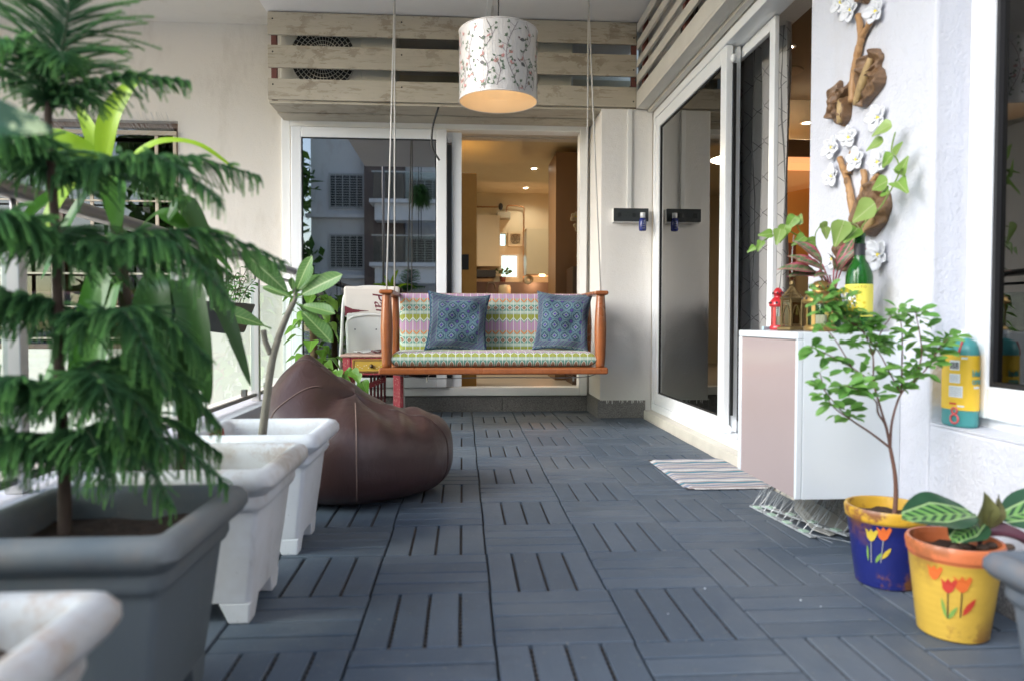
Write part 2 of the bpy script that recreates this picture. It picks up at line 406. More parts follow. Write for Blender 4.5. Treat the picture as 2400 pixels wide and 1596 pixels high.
# ================================================================== back sliding door
bd = thing('sliding_door', 'white framed double sliding door behind the wooden swing', 'door', (-.2, 5.43, DZ0))
MB().rect(DX0, DX1, DZ0, DZ1, .062, 5.405, 5.53).build('door_frame', M_UPVCW, bd, bevel=.004)
f1 = MB().rect(-1.262, -.123, .183, 2.104, .076, 5.382, 5.424).build('door_leaf', M_UPVC, bd, bevel=.005)
MB().rect(-1.186, -.199, .259, 2.028, .006, 5.392, 5.412).build('gasket', M_GASKET, f1)
MB().box(-1.18, -.205, 5.400, 5.405, .265, 2.022).build('pane', M_TINT, f1)
f2 = MB().rect(-1.2, -.011, .183, 2.10, .074, 5.448, 5.488).build('door_leaf', M_UPVC, bd, bevel=.005)
MB().box(-1.13, -.085, 5.466, 5.471, .257, 2.026).build('pane', M_TINT, f2)
MB().ell((-.104, 5.43, 2.03), (.013, .012, .017), 12, 8).build('stopper', M_UPVC, bd, smooth=True)
MB().box(-.12, -.088, 5.43, 5.447, .25, 2.0).build('brush_seal', M_BLACKP, bd)
# ================================================================== air-conditioner ledge and its louvre screen
lv = thing('louver_screen', 'weathered beige wooden louvre boxing in the air conditioner ledge', 'louver', (0, 5.0, 2.17))
for z0, z1 in ((2.612, 2.764), (2.392, 2.542), (2.178, 2.318)):
    MB().box(-1.318, 1.209, 4.985, 5.005, z0, z1).build('board', M_LOUV, lv, bevel=.003)
for z in (2.688, 2.467, 2.248):
    for x in (-1.285, -.42, .16, 1.19): MB().ell((x, 4.985, z+.03*(-1)**int(x*10)), (.006, .002, .006), 8, 4).build('nail', M_DARKM, lv)
MB().box(-1.316, 1.207, 5.006, 5.215, 2.158, 2.176).build('soffit_board', M_LOUV, lv, bevel=.002)
MB().box(-1.316, 1.2, 5.222, 5.425, 2.15, 2.170).build('soffit_board', M_LOUV, lv, bevel=.002)
MB().box(-1.316, .9, 5.426, 5.449, 2.174, 2.2).build('batten', M_REDOX, lv)
for x in (-1.30, .145, 1.18): MB().box(x, x+.035, 5.006, 5.04, 2.18, 2.768).build('batten', M_REDOX, lv)
for z0, z1 in ((2.695, 2.755), (2.572, 2.632), (2.452, 2.502), (2.335, 2.40), (2.184, 2.285)):
    MB().box(1.21, 1.226, 2.64, 4.984, z0, z1).build('slat', M_LOUVW, lv, bevel=.002)
MB().box(1.21, 1.292, 2.64, 4.984, 2.166, 2.183).build('soffit_board', M_LOUVW, lv, bevel=.002)
MB().box(1.294, 1.33, 2.64, 4.996, 2.15, 2.178).build('soffit_board', M_LOUVW, lv, bevel=.002)
for y in (3.05, 3.95, 4.86): MB().box(1.227, 1.26, y, y+.035, 2.19, 2.768).build('batten', M_REDOX, lv)
struct(MB().box(-1.33, 1.30, 5.22, 5.95, 2.2, 2.25).box(-1.33, 1.6, 5.95, 6.05, 2.19, 3).box(-1.35, -1.33, 5.45, 6, 2.2, 3).box(1.336, 1.62, 2.63, 5.449, 2.149, 2.7715).build('wall_ledge', M_CREAM), 'ledge behind the louvre')
def ac(name, label, x0, fan):
    r = thing(name, label, 'air conditioner', (x0+.4, 5.3, 2.25), 'outdoor air conditioner units')
    mw = mat('ac_enamel', (.62, .60, .52), .45, var=.06, coat=.1)
    MB().box(x0, x0+.8, 5.11, 5.4, 2.26, 2.762).build('casing', mw, r, bevel=.012)
    c = (x0+.30, 5.105, 2.505)
    MB().lathe([(.0, .006), (.222, .006), (.222, 0), (0, 0)], n=48, M=Matrix.Translation(c) @ Matrix.Rotation(R(90), 4, 'X')).build('fan_opening', M_BLACKP, r)
    g = MB(); Mg = Matrix.Translation(c) @ Matrix.Rotation(R(90), 4, 'X')
    for k in range(7): g.tube([(rr*math.cos(a), rr*math.sin(a), .016) for rr in [.06+k*.027] for a in [2*math.pi*i/48 for i in range(48)]], .0022, 4, closed=True, M=Mg)
    for i in range(40):
        a = 2*math.pi*i/40; b = a+.22
        g.tube([(.055*math.cos(a), .055*math.sin(a), .016), (.224*math.cos(b), .224*math.sin(b), .012)], .0018, 4, M=Mg)
    g.lathe([(0, .02), (.05, .02), (.058, .012)], n=24, M=Mg); g.build('fan_grille', mw, r)
    vents = MB()
    for k in range(20 if x0 > -1 else 0): vents.box(x0+.002, x0+.06, 5.103, 5.11, 2.33+k*.02, 2.34+k*.02)
    if vents.f: vents.build('vent', M_BLACKP, r)
    MB().box(x0+.56, x0+.79, 5.104, 5.1105, 2.31, 2.72).build('cover_panel', mw, r, bevel=.004)
    return r
a1 = ac('air_conditioner', 'cream outdoor unit with round fan grille, left end behind the louvre', -1.27, True)
a2 = ac('air_conditioner', 'cream outdoor unit with blue maker lettering, behind the lampshade', -.02, True)
def text(s, size, M, m, parent, name='lettering', ext=.0006, bold=False, shear=0):
    cu = bpy.data.curves.new(name, 'FONT'); cu.body = s; cu.size = size; cu.extrude = ext; cu.align_x = 'CENTER'; cu.align_y = 'CENTER'; cu.shear = shear
    if bold: cu.offset = size*.018
    t = bpy.data.objects.new('tmp', cu); COL.objects.link(t); dg = bpy.context.evaluated_depsgraph_get()
    me = bpy.data.meshes.new_from_object(t.evaluated_get(dg)); bpy.data.objects.remove(t); me.materials.clear(); me.materials.append(m)
    return inst(name, me, parent, M)
XZ = Matrix.Rotation(R(90), 4, 'X')                     # text standing in the XZ plane, read from -Y
M_BLUEINK = mat('blue_ink', (.02, .035, .30), .5, var=0)
text('VOLTAS', .072, Matrix.Translation((.55, 5.1025, 2.70)) @ XZ, M_BLUEINK, a2, bold=True, shear=.2)
text('adjust', .022, Matrix.Translation((.60, 5.1025, 2.655)) @ XZ, M_BLACKP, a2)
for nm, lab, pts, r in (('pipe_bundle', 'thick black insulated pipe bundle behind the right louvre', [(1.30, 4.15, 2.26), (1.29, 4.1, 2.4), (1.285, 4.0, 2.55), (1.29, 3.95, 2.77)], .035),
                        ('cable', 'thin black cable looping behind the right louvre', [(1.27, 3.9, 2.27), (1.25, 3.75, 2.5), (1.27, 3.6, 2.6), (1.26, 3.4, 2.75)], .008),
                        ('cable', 'thin red cable beside the black pipe bundle', [(1.26, 4.02, 2.26), (1.25, 3.95, 2.45), (1.26, 3.9, 2.62), (1.27, 3.86, 2.77)], .005),
                        ('hose', 'black drain hose at the right end of the front louvre', [(.9, 5.25, 2.33), (1.05, 5.1, 2.30), (1.18, 5.05, 2.33), (1.25, 4.95, 2.45)], .012),
                        ('cable', 'short black cable dangling below the louvre boards', [(-.17, 5.02, 2.16), (-.205, 5.03, 2.05), (-.218, 5.04, 1.96), (-.212, 5.05, 1.88), (-.165, 5.05, 1.80)], .007)):
    tag(MB().tube(bez(pts, 6), r, 10).build(nm, mat('red_wire', (.4, .02, .02), .4, var=0) if 'red' in lab else M_BLACKP, smooth=True), lab, 'pipe' if 'pipe' in nm else nm)
# ================================================================== right sliding door
rd = thing('sliding_door', 'tall white sliding door to the living room, dark glass, half open', 'door', (1.37, 3.8, .055))
MB().recty(2.632, 4.998, .056, 2.148, .05, 1.335, 1.46).build('door_frame', M_UPVC, rd, bevel=.004)
l1 = MB().recty(3.61, 4.945, .107, 2.095, .078, 1.340, 1.378).build('door_leaf', M_UPVC, rd, bevel=.005)
MB().recty(3.688, 4.867, .185, 2.017, .007, 1.35, 1.368).build('gasket', M_GASKET, l1)
MB().box(1.357, 1.362, 3.695, 4.86, .192, 2.01).build('pane', M_TINT, l1)
l2 = MB().recty(3.625, 4.9, .107, 2.095, .074, 1.392, 1.424).build('door_leaf', M_UPVC, rd, bevel=.005)
MB().box(1.405, 1.41, 3.70, 4.826, .18, 2.02).build('pane', M_TINT, l2)
l3 = MB().recty(3.245, 4.5, .107, 2.095, .055, 1.432, 1.456).build('screen_leaf', M_UPVC, rd, bevel=.004)
M_MESHS = glassmat('insect_mesh', (.88, .88, .88), 1.2, .2, .4)
MB().box(1.443, 1.445, 3.302, 4.443, .162, 2.04).build('insect_mesh', M_MESHS, l3)
MB().box(1.380, 1.392, 3.60, 3.612, .2, 2.0).build('brush_seal', M_BLACKP, rd)
for zz in (2.02, .13): MB().ell((1.368, 3.585, zz), (.014, .017, .021), 12, 8).build('stopper', M_UPVC, rd, smooth=True)
# ================================================================== rooms behind the doors
def lamp(name, kind, loc, e, col, size=.1, rot=None, spot=None, parent=None):
    l = bpy.data.lights.new(name, kind); l.energy = e; l.color = col
    if kind == 'AREA': l.shape = 'DISK'; l.size = size
    else: l.shadow_soft_size = size
    if spot: l.spot_size = R(spot); l.spot_blend = .6
    o = bpy.data.objects.new(name, l); COL.objects.link(o); o.parent = parent; o.location = Vector(loc)-org(parent)
    if rot: o.rotation_euler = rot
    return o
WARM = (1, .87, .65)
M_KWALL = mat('warm_room_paint', (.66, .60, .45), .8, var=.06); M_KFLOOR = mat('room_floor_tile', (.42, .38, .33), .3, var=.1)
k = MB()
k.box(-1.6, -1.4, 5.7, 9.9, 0, 2.6); k.box(1.75, 1.85, 5.7, 9.9, 0, 2.6)
for b in ((-1.4, .5, 0, 2.6), (.75, 1.75, 0, 2.6), (.5, .75, 0, 1.255), (.5, .75, 1.58, 1.695), (.575, .75, 1.695, 1.86), (.5, .75, 1.86, 2.6)): k.box(b[0], b[1], 9.7, 9.85, b[2], b[3])
k.box(-1.4, 1.75, 5.701, 5.75, 2.31, 2.6)
struct(k.build('wall_kitchen', M_KWALL), 'warm lit kitchen walls seen through the open door')
struct(MB().box(-1.6, 1.85, 5.7, 9.9, 2.401, 2.6).box(-1.39, .55, 5.76, 7.4, 2.3, 2.4).build('ceiling_kitchen', M_KWALL), 'kitchen ceiling')
struct(MB().box(-1.6, 1.85, 5.7, 9.9, -.05, .1).build('floor_kitchen', M_KFLOOR), 'kitchen floor')
def downlight(label, x, y, z, e, group='ceiling downlights'):
    r = thing('downlight', label, 'light', (x, y, z), group)
    MB().lathe([(.03, -.004), (.047, -.004), (.05, 0)], (x, y, z), 20).build('ring', M_UPVC, r)
    MB().lathe([(0, -.002), (.03, -.002)], (x, y, z), 20).build('diffuser', emis('downlight_glow', (1, .88, .7), 9), r)
    lamp('downlight_lamp', 'SPOT', (x, y, z-.012), e, WARM, .04, spot=150, parent=r)
downlight('round ceiling downlight, the nearer of two in the kitchen', .80, 8.1, 2.4, 7)
downlight('round ceiling downlight, the farther of two in the kitchen', .81, 9.3, 2.4, 4)
lamp('kitchen_fill', 'AREA', (0, 7, 2.29), 7, WARM, .5)  # added area light to fill the kitchen, no visible lamp belongs to it
def solid(name, label, cat, b, m, bevel=.003, **k_):
    return tag(MB().box(*b).build(name, m, bevel=bevel), label, cat)
def m_ochre():
    m = NM('ochre_plaster', (.55, .33, .10), .7); v = m.noise(8, 6, .7)
    m.col(m.mix(v, (.62, .37, .11), (.45, .25, .07))); m.bump(m.noise(60, 5), .4, .004); return m.mat
pt = thing('partition', 'ochre textured partition inside the kitchen doorway', 'partition', (-.2, 6.5, .1))
MB().box(-.6, .118, 6.3, 6.75, .1, 1.97).build('panel', m_ochre(), pt, bevel=.004)
MB().box(-.02, .05, 6.288, 6.3, 1.127, 1.26).build('switch_plate', M_DARKM, pt, bevel=.002)
M_ORW = mat('orange_brown_laminate', (.27, .155, .08), .45, var=.06)
solid('wardrobe', 'tall orange brown cabinet side right of the kitchen view', 'cabinet', (.905, 1.74, 7.0, 7.6, .1, 2.33), M_ORW)
solid('console', 'dark wooden console below white wall flowers', 'console', (1.0, 1.6, 6.5, 6.9, .1, 1.18), mat('dark_wood', (.07, .04, .025), .4, var=.2))
M_CRC = mat('cream_laminate', (.62, .54, .38), .35, var=.04)
def cab(name, label, b, n):
    r = thing(name, label, 'cabinet', (b[0], b[2], b[4]), 'kitchen wall cabinets')
    MB().box(b[0], b[1], b[2]+.02, b[3], b[4], b[5]).build('carcass', M_CRC, r)
    w = (b[1]-b[0])/n
    for i in range(n): MB().box(b[0]+i*w+.002, b[0]+(i+1)*w-.002, b[2], b[2]+.019, b[4]+.002, b[5]-.002).build('cabinet_door', M_CRC, r, bevel=.002)
cab('wall_cabinet', 'cream kitchen wall cabinet, left of the window', (-.4, .47, 9.2, 9.68, 1.375, 2.03), 3)
cab('wall_cabinet', 'cream kitchen wall cabinet over the lit backsplash', (.76, 1.7, 8.6, 9.0, 1.24, 1.79), 2)
solid('cooker_hood', 'dark slanting cooker hood under the left wall cabinet', 'hood', (.05, .42, 9.22, 9.6, 1.24, 1.33), M_DARKM)
solid('backsplash', 'brown tiled kitchen backsplash', 'backsplash', (-.4, 1.74, 9.67, 9.69, .95, 1.2), mat('brown_tile', (.16, .12, .10), .3, var=.2))
solid('kitchen_counter', 'dark kitchen counter along the far wall', 'counter', (-.4, 1.74, 9.0, 9.66, .1, .95), mat('counter_dark', (.12, .1, .09), .3, var=.15))
kw = thing('kitchen_window', 'small bluish kitchen window above the sink', 'window', (.62, 9.7, 1.25))
MB().rect(.5, .75, 1.255, 1.58, .022, 9.71, 9.75).build('window_frame', M_UPVCW, kw); MB().box(.522, .728, 9.73, 9.734, 1.277, 1.558).build('pane', M_CLEAR, kw)
MB().box(.5, .575, 9.73, 9.734, 1.695, 1.86).build('pane', M_CLEAR, kw)
ef = thing('exhaust_fan', 'square cream exhaust fan beside the kitchen window', 'fan', (.7, 9.68, 1.68))
MB().rect(.604, .80, 1.68, 1.877, .03, 9.65, 9.699).build('housing', M_CRC, ef); MB().box(.634, .77, 9.69, 9.698, 1.71, 1.847).build('backing', M_CRC, ef)
e_ = MB()
for i in range(3): e_.tube([(.702+(.02+i*.02)*math.cos(a), 9.672, 1.778+(.02+i*.02)*math.sin(a)) for a in [j*.2618 for j in range(24)]], .004, 4, closed=True)
for i in range(6): e_.tube([(.702, 9.67, 1.778), (.702+.066*math.cos(i*1.047), 9.67, 1.778+.066*math.sin(i*1.047))], .004, 4)
e_.build('fan_grille', mat('fan_grey', (.2, .17, .12), .5), ef)
M_COP = mat('copper', (.45, .24, .12), .35, .9)
tag(MB().tube([(.17, 9.62, 2.2), (.44, 9.62, 2.2), (.47, 9.62, 2.2)], .009, 8).build('pipe', M_COP, smooth=True), 'horizontal copper gas pipe over the left wall cabinet', 'pipe')
tag(MB().tube(bez([(.58, 9.62, 2.12), (.59, 9.62, 2.21), (.66, 9.62, 2.22), (.80, 9.62, 2.2), (.815, 9.62, 2.1), (.81, 9.62, 1.6), (.81, 9.62, 1.2)], 5), .009, 8).build('pipe', M_COP, smooth=True), 'copper gas pipe running down beside the exhaust fan', 'pipe')
gm = thing('gas_meter', 'small grey gas meter with black valve on the kitchen wall', 'meter', (.53, 9.6, 2.03))
MB().box(.45, .63, 9.56, 9.69, 2.04, 2.13).build('body', mat('meter_grey', (.3, .28, .22), .5), gm, bevel=.01); MB().ell((.5, 9.6, 2.2), (.03, .03, .05), 10, 8).build('valve', M_BLACKP, gm, smooth=True)
tag(MB().tube(bez([(.30, 9.25, .95), (.30, 9.25, 1.1), (.34, 9.25, 1.17), (.40, 9.25, 1.15), (.42, 9.25, 1.08)], 6), .01, 8).build('tap', mat('tap_steel', (.2, .17, .13), .3, 1), smooth=True), 'curved kitchen tap over the sink', 'tap')
tag(MB().lathe([(0, 0), (.05, 0), (.075, .05), (.08, .14), (.07, .18), (0, .19)], (.53, 9.15, .95), 16).build('jar', M_CRC, smooth=True), 'beige lidded jar on the kitchen counter', 'jar')
tag(MB().lathe([(.02, -.05), (.055, -.05), (.055, .05), (.02, .05), (.02, -.05)], n=20, M=Matrix.Translation((.80, 8.75, 1.18)) @ XZ).build('paper_roll', M_CRC, smooth=True), 'kitchen paper roll under the right wall cabinet', 'paper roll')
kp = thing('potted_plant', 'little potted plant on the kitchen window sill', 'plant', (.53, 9.6, 1.2))
MB().lathe([(0, 0), (.035, 0), (.045, .07), (.04, .07)], (.53, 9.6, 1.2), 14).build('pot', M_REDOX, kp, smooth=True)
q = MB()
for i in range(26):
    a = random.random()*6.28; l = random.uniform(.04, .14); p = Vector((.53, 9.6, 1.27)); t = p+Vector((math.cos(a)*l+.03, math.sin(a)*.03, random.uniform(.01, .1)))
    q.add([(p+t)/2+Vector((0, 0, .02)), t+Vector((.02, 0, .01)), t+Vector((0, 0, .035)), t+Vector((-.02, 0, .01))], [(0, 1, 2, 3)])
q.build('foliage', leafmat('kitchen_leaf', (.06, .12, .02), (.1, .16, .03), rnd='isl'), kp)
lamp('undercabinet_lamp', 'POINT', (1.0, 9.05, 1.2), 2.2, (1, .5, .25), .03)
# wall flowers inside
M_PETALW = mat('petal_white', (.66, .67, .70), .6, var=.05); M_PETALY = mat('petal_yellow', (.75, .62, .05), .6, var=.1)
M_PETALK = mat('petal_cream', (.62, .52, .36), .6, var=.05)
def flower(name, label, c, nrm, up, r, parent=None, grp=None, mw=None):
    """five cupped petals round a yellow heart, lying on a wall"""
    f = thing(name, label, 'flower', c, grp) if parent is None else parent
    Mf = frame(c, nrm, up); ph = random.random()*1.2
    for i in range(5):
        a = ph+i*1.2566+random.uniform(-.12, .12); rr = r*random.uniform(.85, 1.12); mb = MB(); pts = []; fs = []
        for s_ in range(6):
            t = s_/5; w = rr*.44*math.sin(math.pi*min(1, .12+t*.83))**.7
            for j in (-1, -.5, 0, .5, 1):
                lift = rr*(.10+.28*t*t*(1-.3*j*j)+.28*j*j*(1-.4*t))
                loc = Vector((lift, 0, 0))+Vector((0, math.cos(a), math.sin(a)))*(t*rr)+Vector((0, -math.sin(a), math.cos(a)))*(j*w+.12*rr*t)
                pts.append(loc)
        for s_ in range(5):
            for j in range(4): fs.append((s_*5+j, s_*5+j+1, s_*5+j+6, s_*5+j+5))
        mb.add(pts, fs, 0, Mf); mb.build('petal', mw or M_PETALW, f, smooth=True, solid=rr*.08)
    MB().ell((r*.16, 0, 0), (r*.14, r*.2, r*.2), 10, 6, M=Mf).build('heart', M_PETALY, f, smooth=True)
    return f
for (x, z) in ((1.10, 1.70), (1.17, 1.76), (1.13, 1.60), (1.20, 1.42), (1.16, 1.33), (1.20, 1.12), (1.11, 1.08), (1.22, 1.55), (1.19, 1.22), (1.23, 1.03)):
    if z > 1.2 or x > 1.15: flower('wall_flower', 'cream blossom fixed to the orange brown cabinet side in the kitchen', (x, 6.985, z), (0, -1, 0), (0, 0, 1), .055, grp='blossoms on the kitchen cabinet', mw=M_PETALK)
# ---- living room
g = MB(); g.box(4.5, 4.6, .6, 5.7, 0, 2.6); g.box(1.62, 4.6, 5.6, 5.7, 0, 2.6); g.box(1.62, 4.6, .55, .6, 0, 2.6)
struct(g.build('wall_living', M_KWALL), 'living room walls behind the half open door')
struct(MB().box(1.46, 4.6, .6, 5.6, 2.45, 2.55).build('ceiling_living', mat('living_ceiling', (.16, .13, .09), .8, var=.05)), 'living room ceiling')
struct(MB().box(1.46, 4.6, .6, 5.7, -.1, .05).build('floor_living', M_KFLOOR), 'living room floor')
downlight('round ceiling downlight in the living room, nearest the door', 2.09, 4.53, 2.45, .8)
downlight('small downlight farther inside the living room', 2.62, 5.35, 2.2, 5)
tag(MB().lathe([(0, -.006), (.12, -.006), (.125, 0)], (2.27, 4.97, 2.45), 28).build('ceiling_speaker', mat('speaker_grey', (.2, .16, .11), .8, var=.1)), 'round ceiling speaker grille in the living room', 'speaker')
solid('cornice', 'brown cornice band on the far living room wall', 'cornice', (1.63, 4.49, 5.3, 5.59, 1.93, 2.06), M_ORW)
solid('light_strip', 'glowing orange light strip under the cornice', 'light', (1.63, 4.49, 5.31, 5.58, 1.885, 1.929), emis('strip_glow', (1, .45, .18), .25))
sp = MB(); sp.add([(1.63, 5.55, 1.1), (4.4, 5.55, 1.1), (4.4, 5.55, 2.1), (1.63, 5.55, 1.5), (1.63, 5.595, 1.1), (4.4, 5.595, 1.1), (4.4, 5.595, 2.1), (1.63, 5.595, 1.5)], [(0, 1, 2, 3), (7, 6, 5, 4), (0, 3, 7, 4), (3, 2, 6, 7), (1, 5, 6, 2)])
tag(sp.build('light_wedge', mat('orange_light_wedge', (.60, .32, .10), .6, var=.05)), 'wedge of orange light on the far living room wall, built as a panel', 'panel')  # the light wash on the wall is put into this panel's shape and colour
lamp('panel_lamp', 'POINT', (2.45, 5.2, 1.35), .5, (1, .6, .25), .05)
tag(MB().box(2.55, 2.62, 5.50, 5.545, .98, 1.3).build('wall_hanging', M_REDOX), 'red and black hanging over the orange light wedge', 'hanging')
# grey curtain: pleated cloth with a woven line pattern
def m_curtain():
    m = NM('grey_curtain', (.2, .19, .185), .75, Sheen_Weight=.3); x, y, z = m.xyz()
    a = ((z*5.5+y*9).fract()-.5).abs() < .012; b = ((z*5.5-y*9+m.noise(1.2, 1)*.6).fract()-.5).abs() < .012; c = ((y*11+.2).fract()-.5).abs() < .02
    m.col(m.mix(a.max(b).max(c), (.55, .54, .53), (.16, .16, .16))); return m.mat
cv = MB(); n1, n2 = 60, 14; pts = []
for i in range(n1):
    y = 3.43+i*.012
    for j in range(n2):
        z = .1+j*2.3/(n2-1); pts.append((1.575+.03*math.sin(i*.62+.25*math.sin(j*.8))+.006*math.sin(i*1.7+j), y+.012*math.sin(j*.9+i*.3)*(1-j/(n2-1)), z))
cv.add(pts, [(i*n2+j, i*n2+j+1, (i+1)*n2+j+1, (i+1)*n2+j) for i in range(n1-1) for j in range(n2-1)])
tag(cv.build('curtain', m_curtain(), smooth=True, solid=.003), 'grey patterned curtain gathered behind the sliding door', 'curtain')
# ================================================================== window on the right wall
wr = thing('window', 'white framed window with dark glass beside the white pillar', 'window', (1.38, 1.2, .4))
MB().recty(.2, 1.908, .402, 2.05, .03, 1.40, 1.47).build('outer_frame', M_UPVC, wr, bevel=.004)
MB().recty(.23, 1.878, .432, 2.02, .085, 1.375, 1.43).build('window_frame', M_UPVC, wr, bevel=.006)
MB().recty(.315, 1.793, .517, 1.935, .012, 1.385, 1.42).build('gasket', M_GASKET, wr)
MB().box(1.398, 1.403, .327, 1.781, .529, 1.923).build('pane', glassmat('window_tint', (.10, .11, .12), 1.9, .9), wr)
struct(MB().box(1.302, 1.40, .2, 1.908, .4005, .406).build('wall_window_sill', M_WHITE), 'white window sill')
# ================================================================== railing
rl = thing('railing', 'stainless steel and glass balcony railing behind the planters', 'railing', (-1.25, 3, .2))
MB().tube([(-1.25, -1.5, 1.045), (-1.25, 2, 1.045), (-1.25, 5.44, 1.045)], .026, 16).build('handrail', M_STEEL, rl, smooth=True)
MB().tube([(-1.25, 4.42, .965), (-1.25, 5.44, .965)], .011, 10).build('rail', M_STEEL, rl, smooth=True)
MB().box(-1.26, -1.24, -1.5, 5.43, .228, .248).build('bottom_rail', M_STEEL, rl, bevel=.002)
for y in (-.3, .9, 2.09, 3.24, 4.41, 5.42):
    p = MB().box(-1.275, -1.225, y-.02, y+.02, .201, .93).build('post', M_STEELP, rl, bevel=.003)
    MB().tube([(-1.25, y, .93), (-1.25, y, .965), (-1.25, y, 1.03)], [.007, .007, .009], 8).build('stem', M_STEEL, p, smooth=True)
for y0, y1 in ((-.26, .87), (.94, 2.06), (2.12, 3.21), (3.27, 4.38), (4.44, 5.39)):
    MB().box(-1.254, -1.246, y0+.01, y1-.01, .27, .90).build('glass_panel', M_CLEAR, rl)
    for y in (y0+.2, y1-.2): MB().box(-1.265, -1.235, y-.015, y+.015, .25, .29).build('clamp', M_STEEL, rl, bevel=.002)
# ================================================================== swing
def m_teak():
    m = NM('varnished_teak', (.32, .11, .03), .28, coat=.4); g = m.noise(4, 5, .6, scale=(9, 9, 1.2), dist=1.2); h = m.noise(3, 4, .6, scale=(1, 8, 8), dist=.8)
    c = m.mix(g, (.20, .052, .014), (.36, .115, .032)); m.col(m.hsv(c, v=h*.5+.75)); m.set('Roughness', m.noise(7, 3)*.2+.2); return m.mat
M_TEAK = m_teak()
def m_swingfab():
    """woven print: lilac leaves, orange zigzag, teal diamonds, olive chevrons, split by white uprights"""
    m = NM('geometric_fabric', (.4, .5, .4), .85, spec=.15, Sheen_Weight=.2)
    x, y, z = m.xyz('UV')
    u = (x/.0475).fract(); t = u.tri(); v = (1-((y/.212).fract()))
    c = m.mix(.0, (.36, .47, .40), (0, 0, 0))
    c = m.mix(v < .17, c, (.50, .30, .47)); c = m.mix(v > (.82+t*.13), c, (.50, .30, .47))
    c = m.mix((v-(.165+t*.12)).abs() < .028, c, (.72, .23, .06))
    c = m.mix(v.band(.29, .37)*((v*40).fract() < .55), c, (.66, .78, .68)); c = m.mix(v.band(.56, .64)*((v*40).fract() < .55), c, (.66, .78, .68))
    c = m.mix(v.band(.37, .56), c, (.15, .35, .29))
    d = (u-.5).abs()*1.0+(v-.465).abs()*4.2
    c = m.mix((d < .40)*v.band(.36, .57), c, (.74, .76, .70)); c = m.mix((d < .31)*v.band(.37, .56), c, (.36, .17, .12))
    c = m.mix(v.band(.67, .76)+(v > .75)*(v < (.75+t*.12)), c, (.34, .38, .05))
    c = m.mix((v-(.77+t*.125)).abs() < .016, c, (.74, .78, .72)); c = m.mix((v-(.805+t*.125)).abs() < .014, c, (.15, .35, .29))
    c = m.mix((u < .045)+(u > .955), c, (.76, .78, .72)); c = m.mix((u-.5).abs() < .028, c, (.40, .42, .22))
    m.col(m.hsv(c, v=m.noise(300, 2, kind='UV')*.3+.62, sat=.95)); m.bump(m.noise(500, 2, kind='UV'), .15, .001); return m.mat
M_SWF = m_swingfab()
def cushion(name, W, L, H, nx, ny, bulge, mt, parent, Mw, crumple=0, seed=0, pinch=0.0, vseam=None, uvoff=0.):
    """upholstered slab W x L, thickness H with rounded rim; print coordinates run over the edge without a break"""
    rimr = max(H*.42, .028)
    rimh = lambda d, r: 1 if d >= r else math.sqrt(max(0, 1-(1-d/r)**2))
    rnd = random.Random(seed); ph = [rnd.uniform(0, 6.28) for _ in range(8)]
    pts = []; uvs = []
    fs = []
    for side in (1, -1):
        for i in range(nx+1):
            for j in range(ny+1):
                u = -1+2*i/nx; v = -1+2*j/ny
                uu = math.copysign(1-(1-abs(u))**2.3, u) if abs(u) > 0 else 0; vv = math.copysign(1-(1-abs(v))**2.3, v) if abs(v) > 0 else 0
                e = rimh((1-abs(uu))*W/2, rimr)*rimh((1-abs(vv))*L/2, rimr); g_ = (1-uu*uu)*(1-vv*vv)
                z = side*(H/2)*(e*.999)+side*bulge*g_
                if crumple and side == 1:
                    z += crumple*g_**.4*(math.sin(uu*5+vv*3+ph[0])*.35+math.sin(uu*3-vv*6+ph[1])*.4+math.sin(vv*11+uu*4+ph[2])*.22+math.sin(uu*13-vv*5+ph[3])*.15)
                k = 1-pinch*(1-abs(uu)**2)*abs(vv)**3; k2 = 1-pinch*(1-abs(vv)**2)*abs(uu)**3
                pts.append(Vector((uu*W/2*k2, vv*L/2*k, z)))
                uvs.append((uu*W/2, vv*L/2))
    n = (nx+1)*(ny+1)
    for s_ in (0, 1):
        for i in range(nx):
            for j in range(ny):
                a = s_*n+i*(ny+1)+j; qd = (a, a+ny+1, a+ny+2, a+1); fs.append(qd if s_ == 0 else qd[::-1])
    me = bpy.data.meshes.new(name); me.from_pydata(pts, [], fs); me.materials.append(mt); uv = me.uv_layers.new(name='UVMap')
    for p in me.polygons:
        for li in p.loop_indices:
            i = me.loops[li].vertex_index; a = uvs[i]; drop = pts[i].z
            uv.data[li].uv = (a[0], a[1]+uvoff+((H/2-min(drop, H/2))*(1 if a[1] > 0 else -1) if vseam else 0))
    me.polygons.foreach_set('use_smooth', [True]*len(fs))
    bm = bmesh.new(); bm.from_mesh(me); bmesh.ops.remove_doubles(bm, verts=bm.verts, dist=1e-5); bm.to_mesh(me); bm.free(); me.update()
    return inst(name, me, parent, Mw)
SY0, SY1 = 4.35, 4.85
sw = thing('swing_bench', 'varnished teak swing bench hanging on ropes at the back', 'swing', (.19, 4.6, .36))
MB().box(-.505, .887, SY0-.035, SY0+.035, .360, .402).build('front_rail', M_TEAK, sw, bevel=.012, seg=3)
MB().box(-.505, .887, SY1-.035, SY1+.035, .360, .402).build('back_rail', M_TEAK, sw, bevel=.012, seg=3)
for x in (-.459, .192, .842): MB().box(x-.03, x+.03, SY0+.036, SY1-.036, .362, .394).build('cross_rail', M_TEAK, sw, bevel=.004)
for i in range(8): MB().box(-.425, .81, SY0+.045+i*.053, SY0+.09+i*.053, .395, .405).build('seat_slat', M_TEAK, sw, bevel=.002)
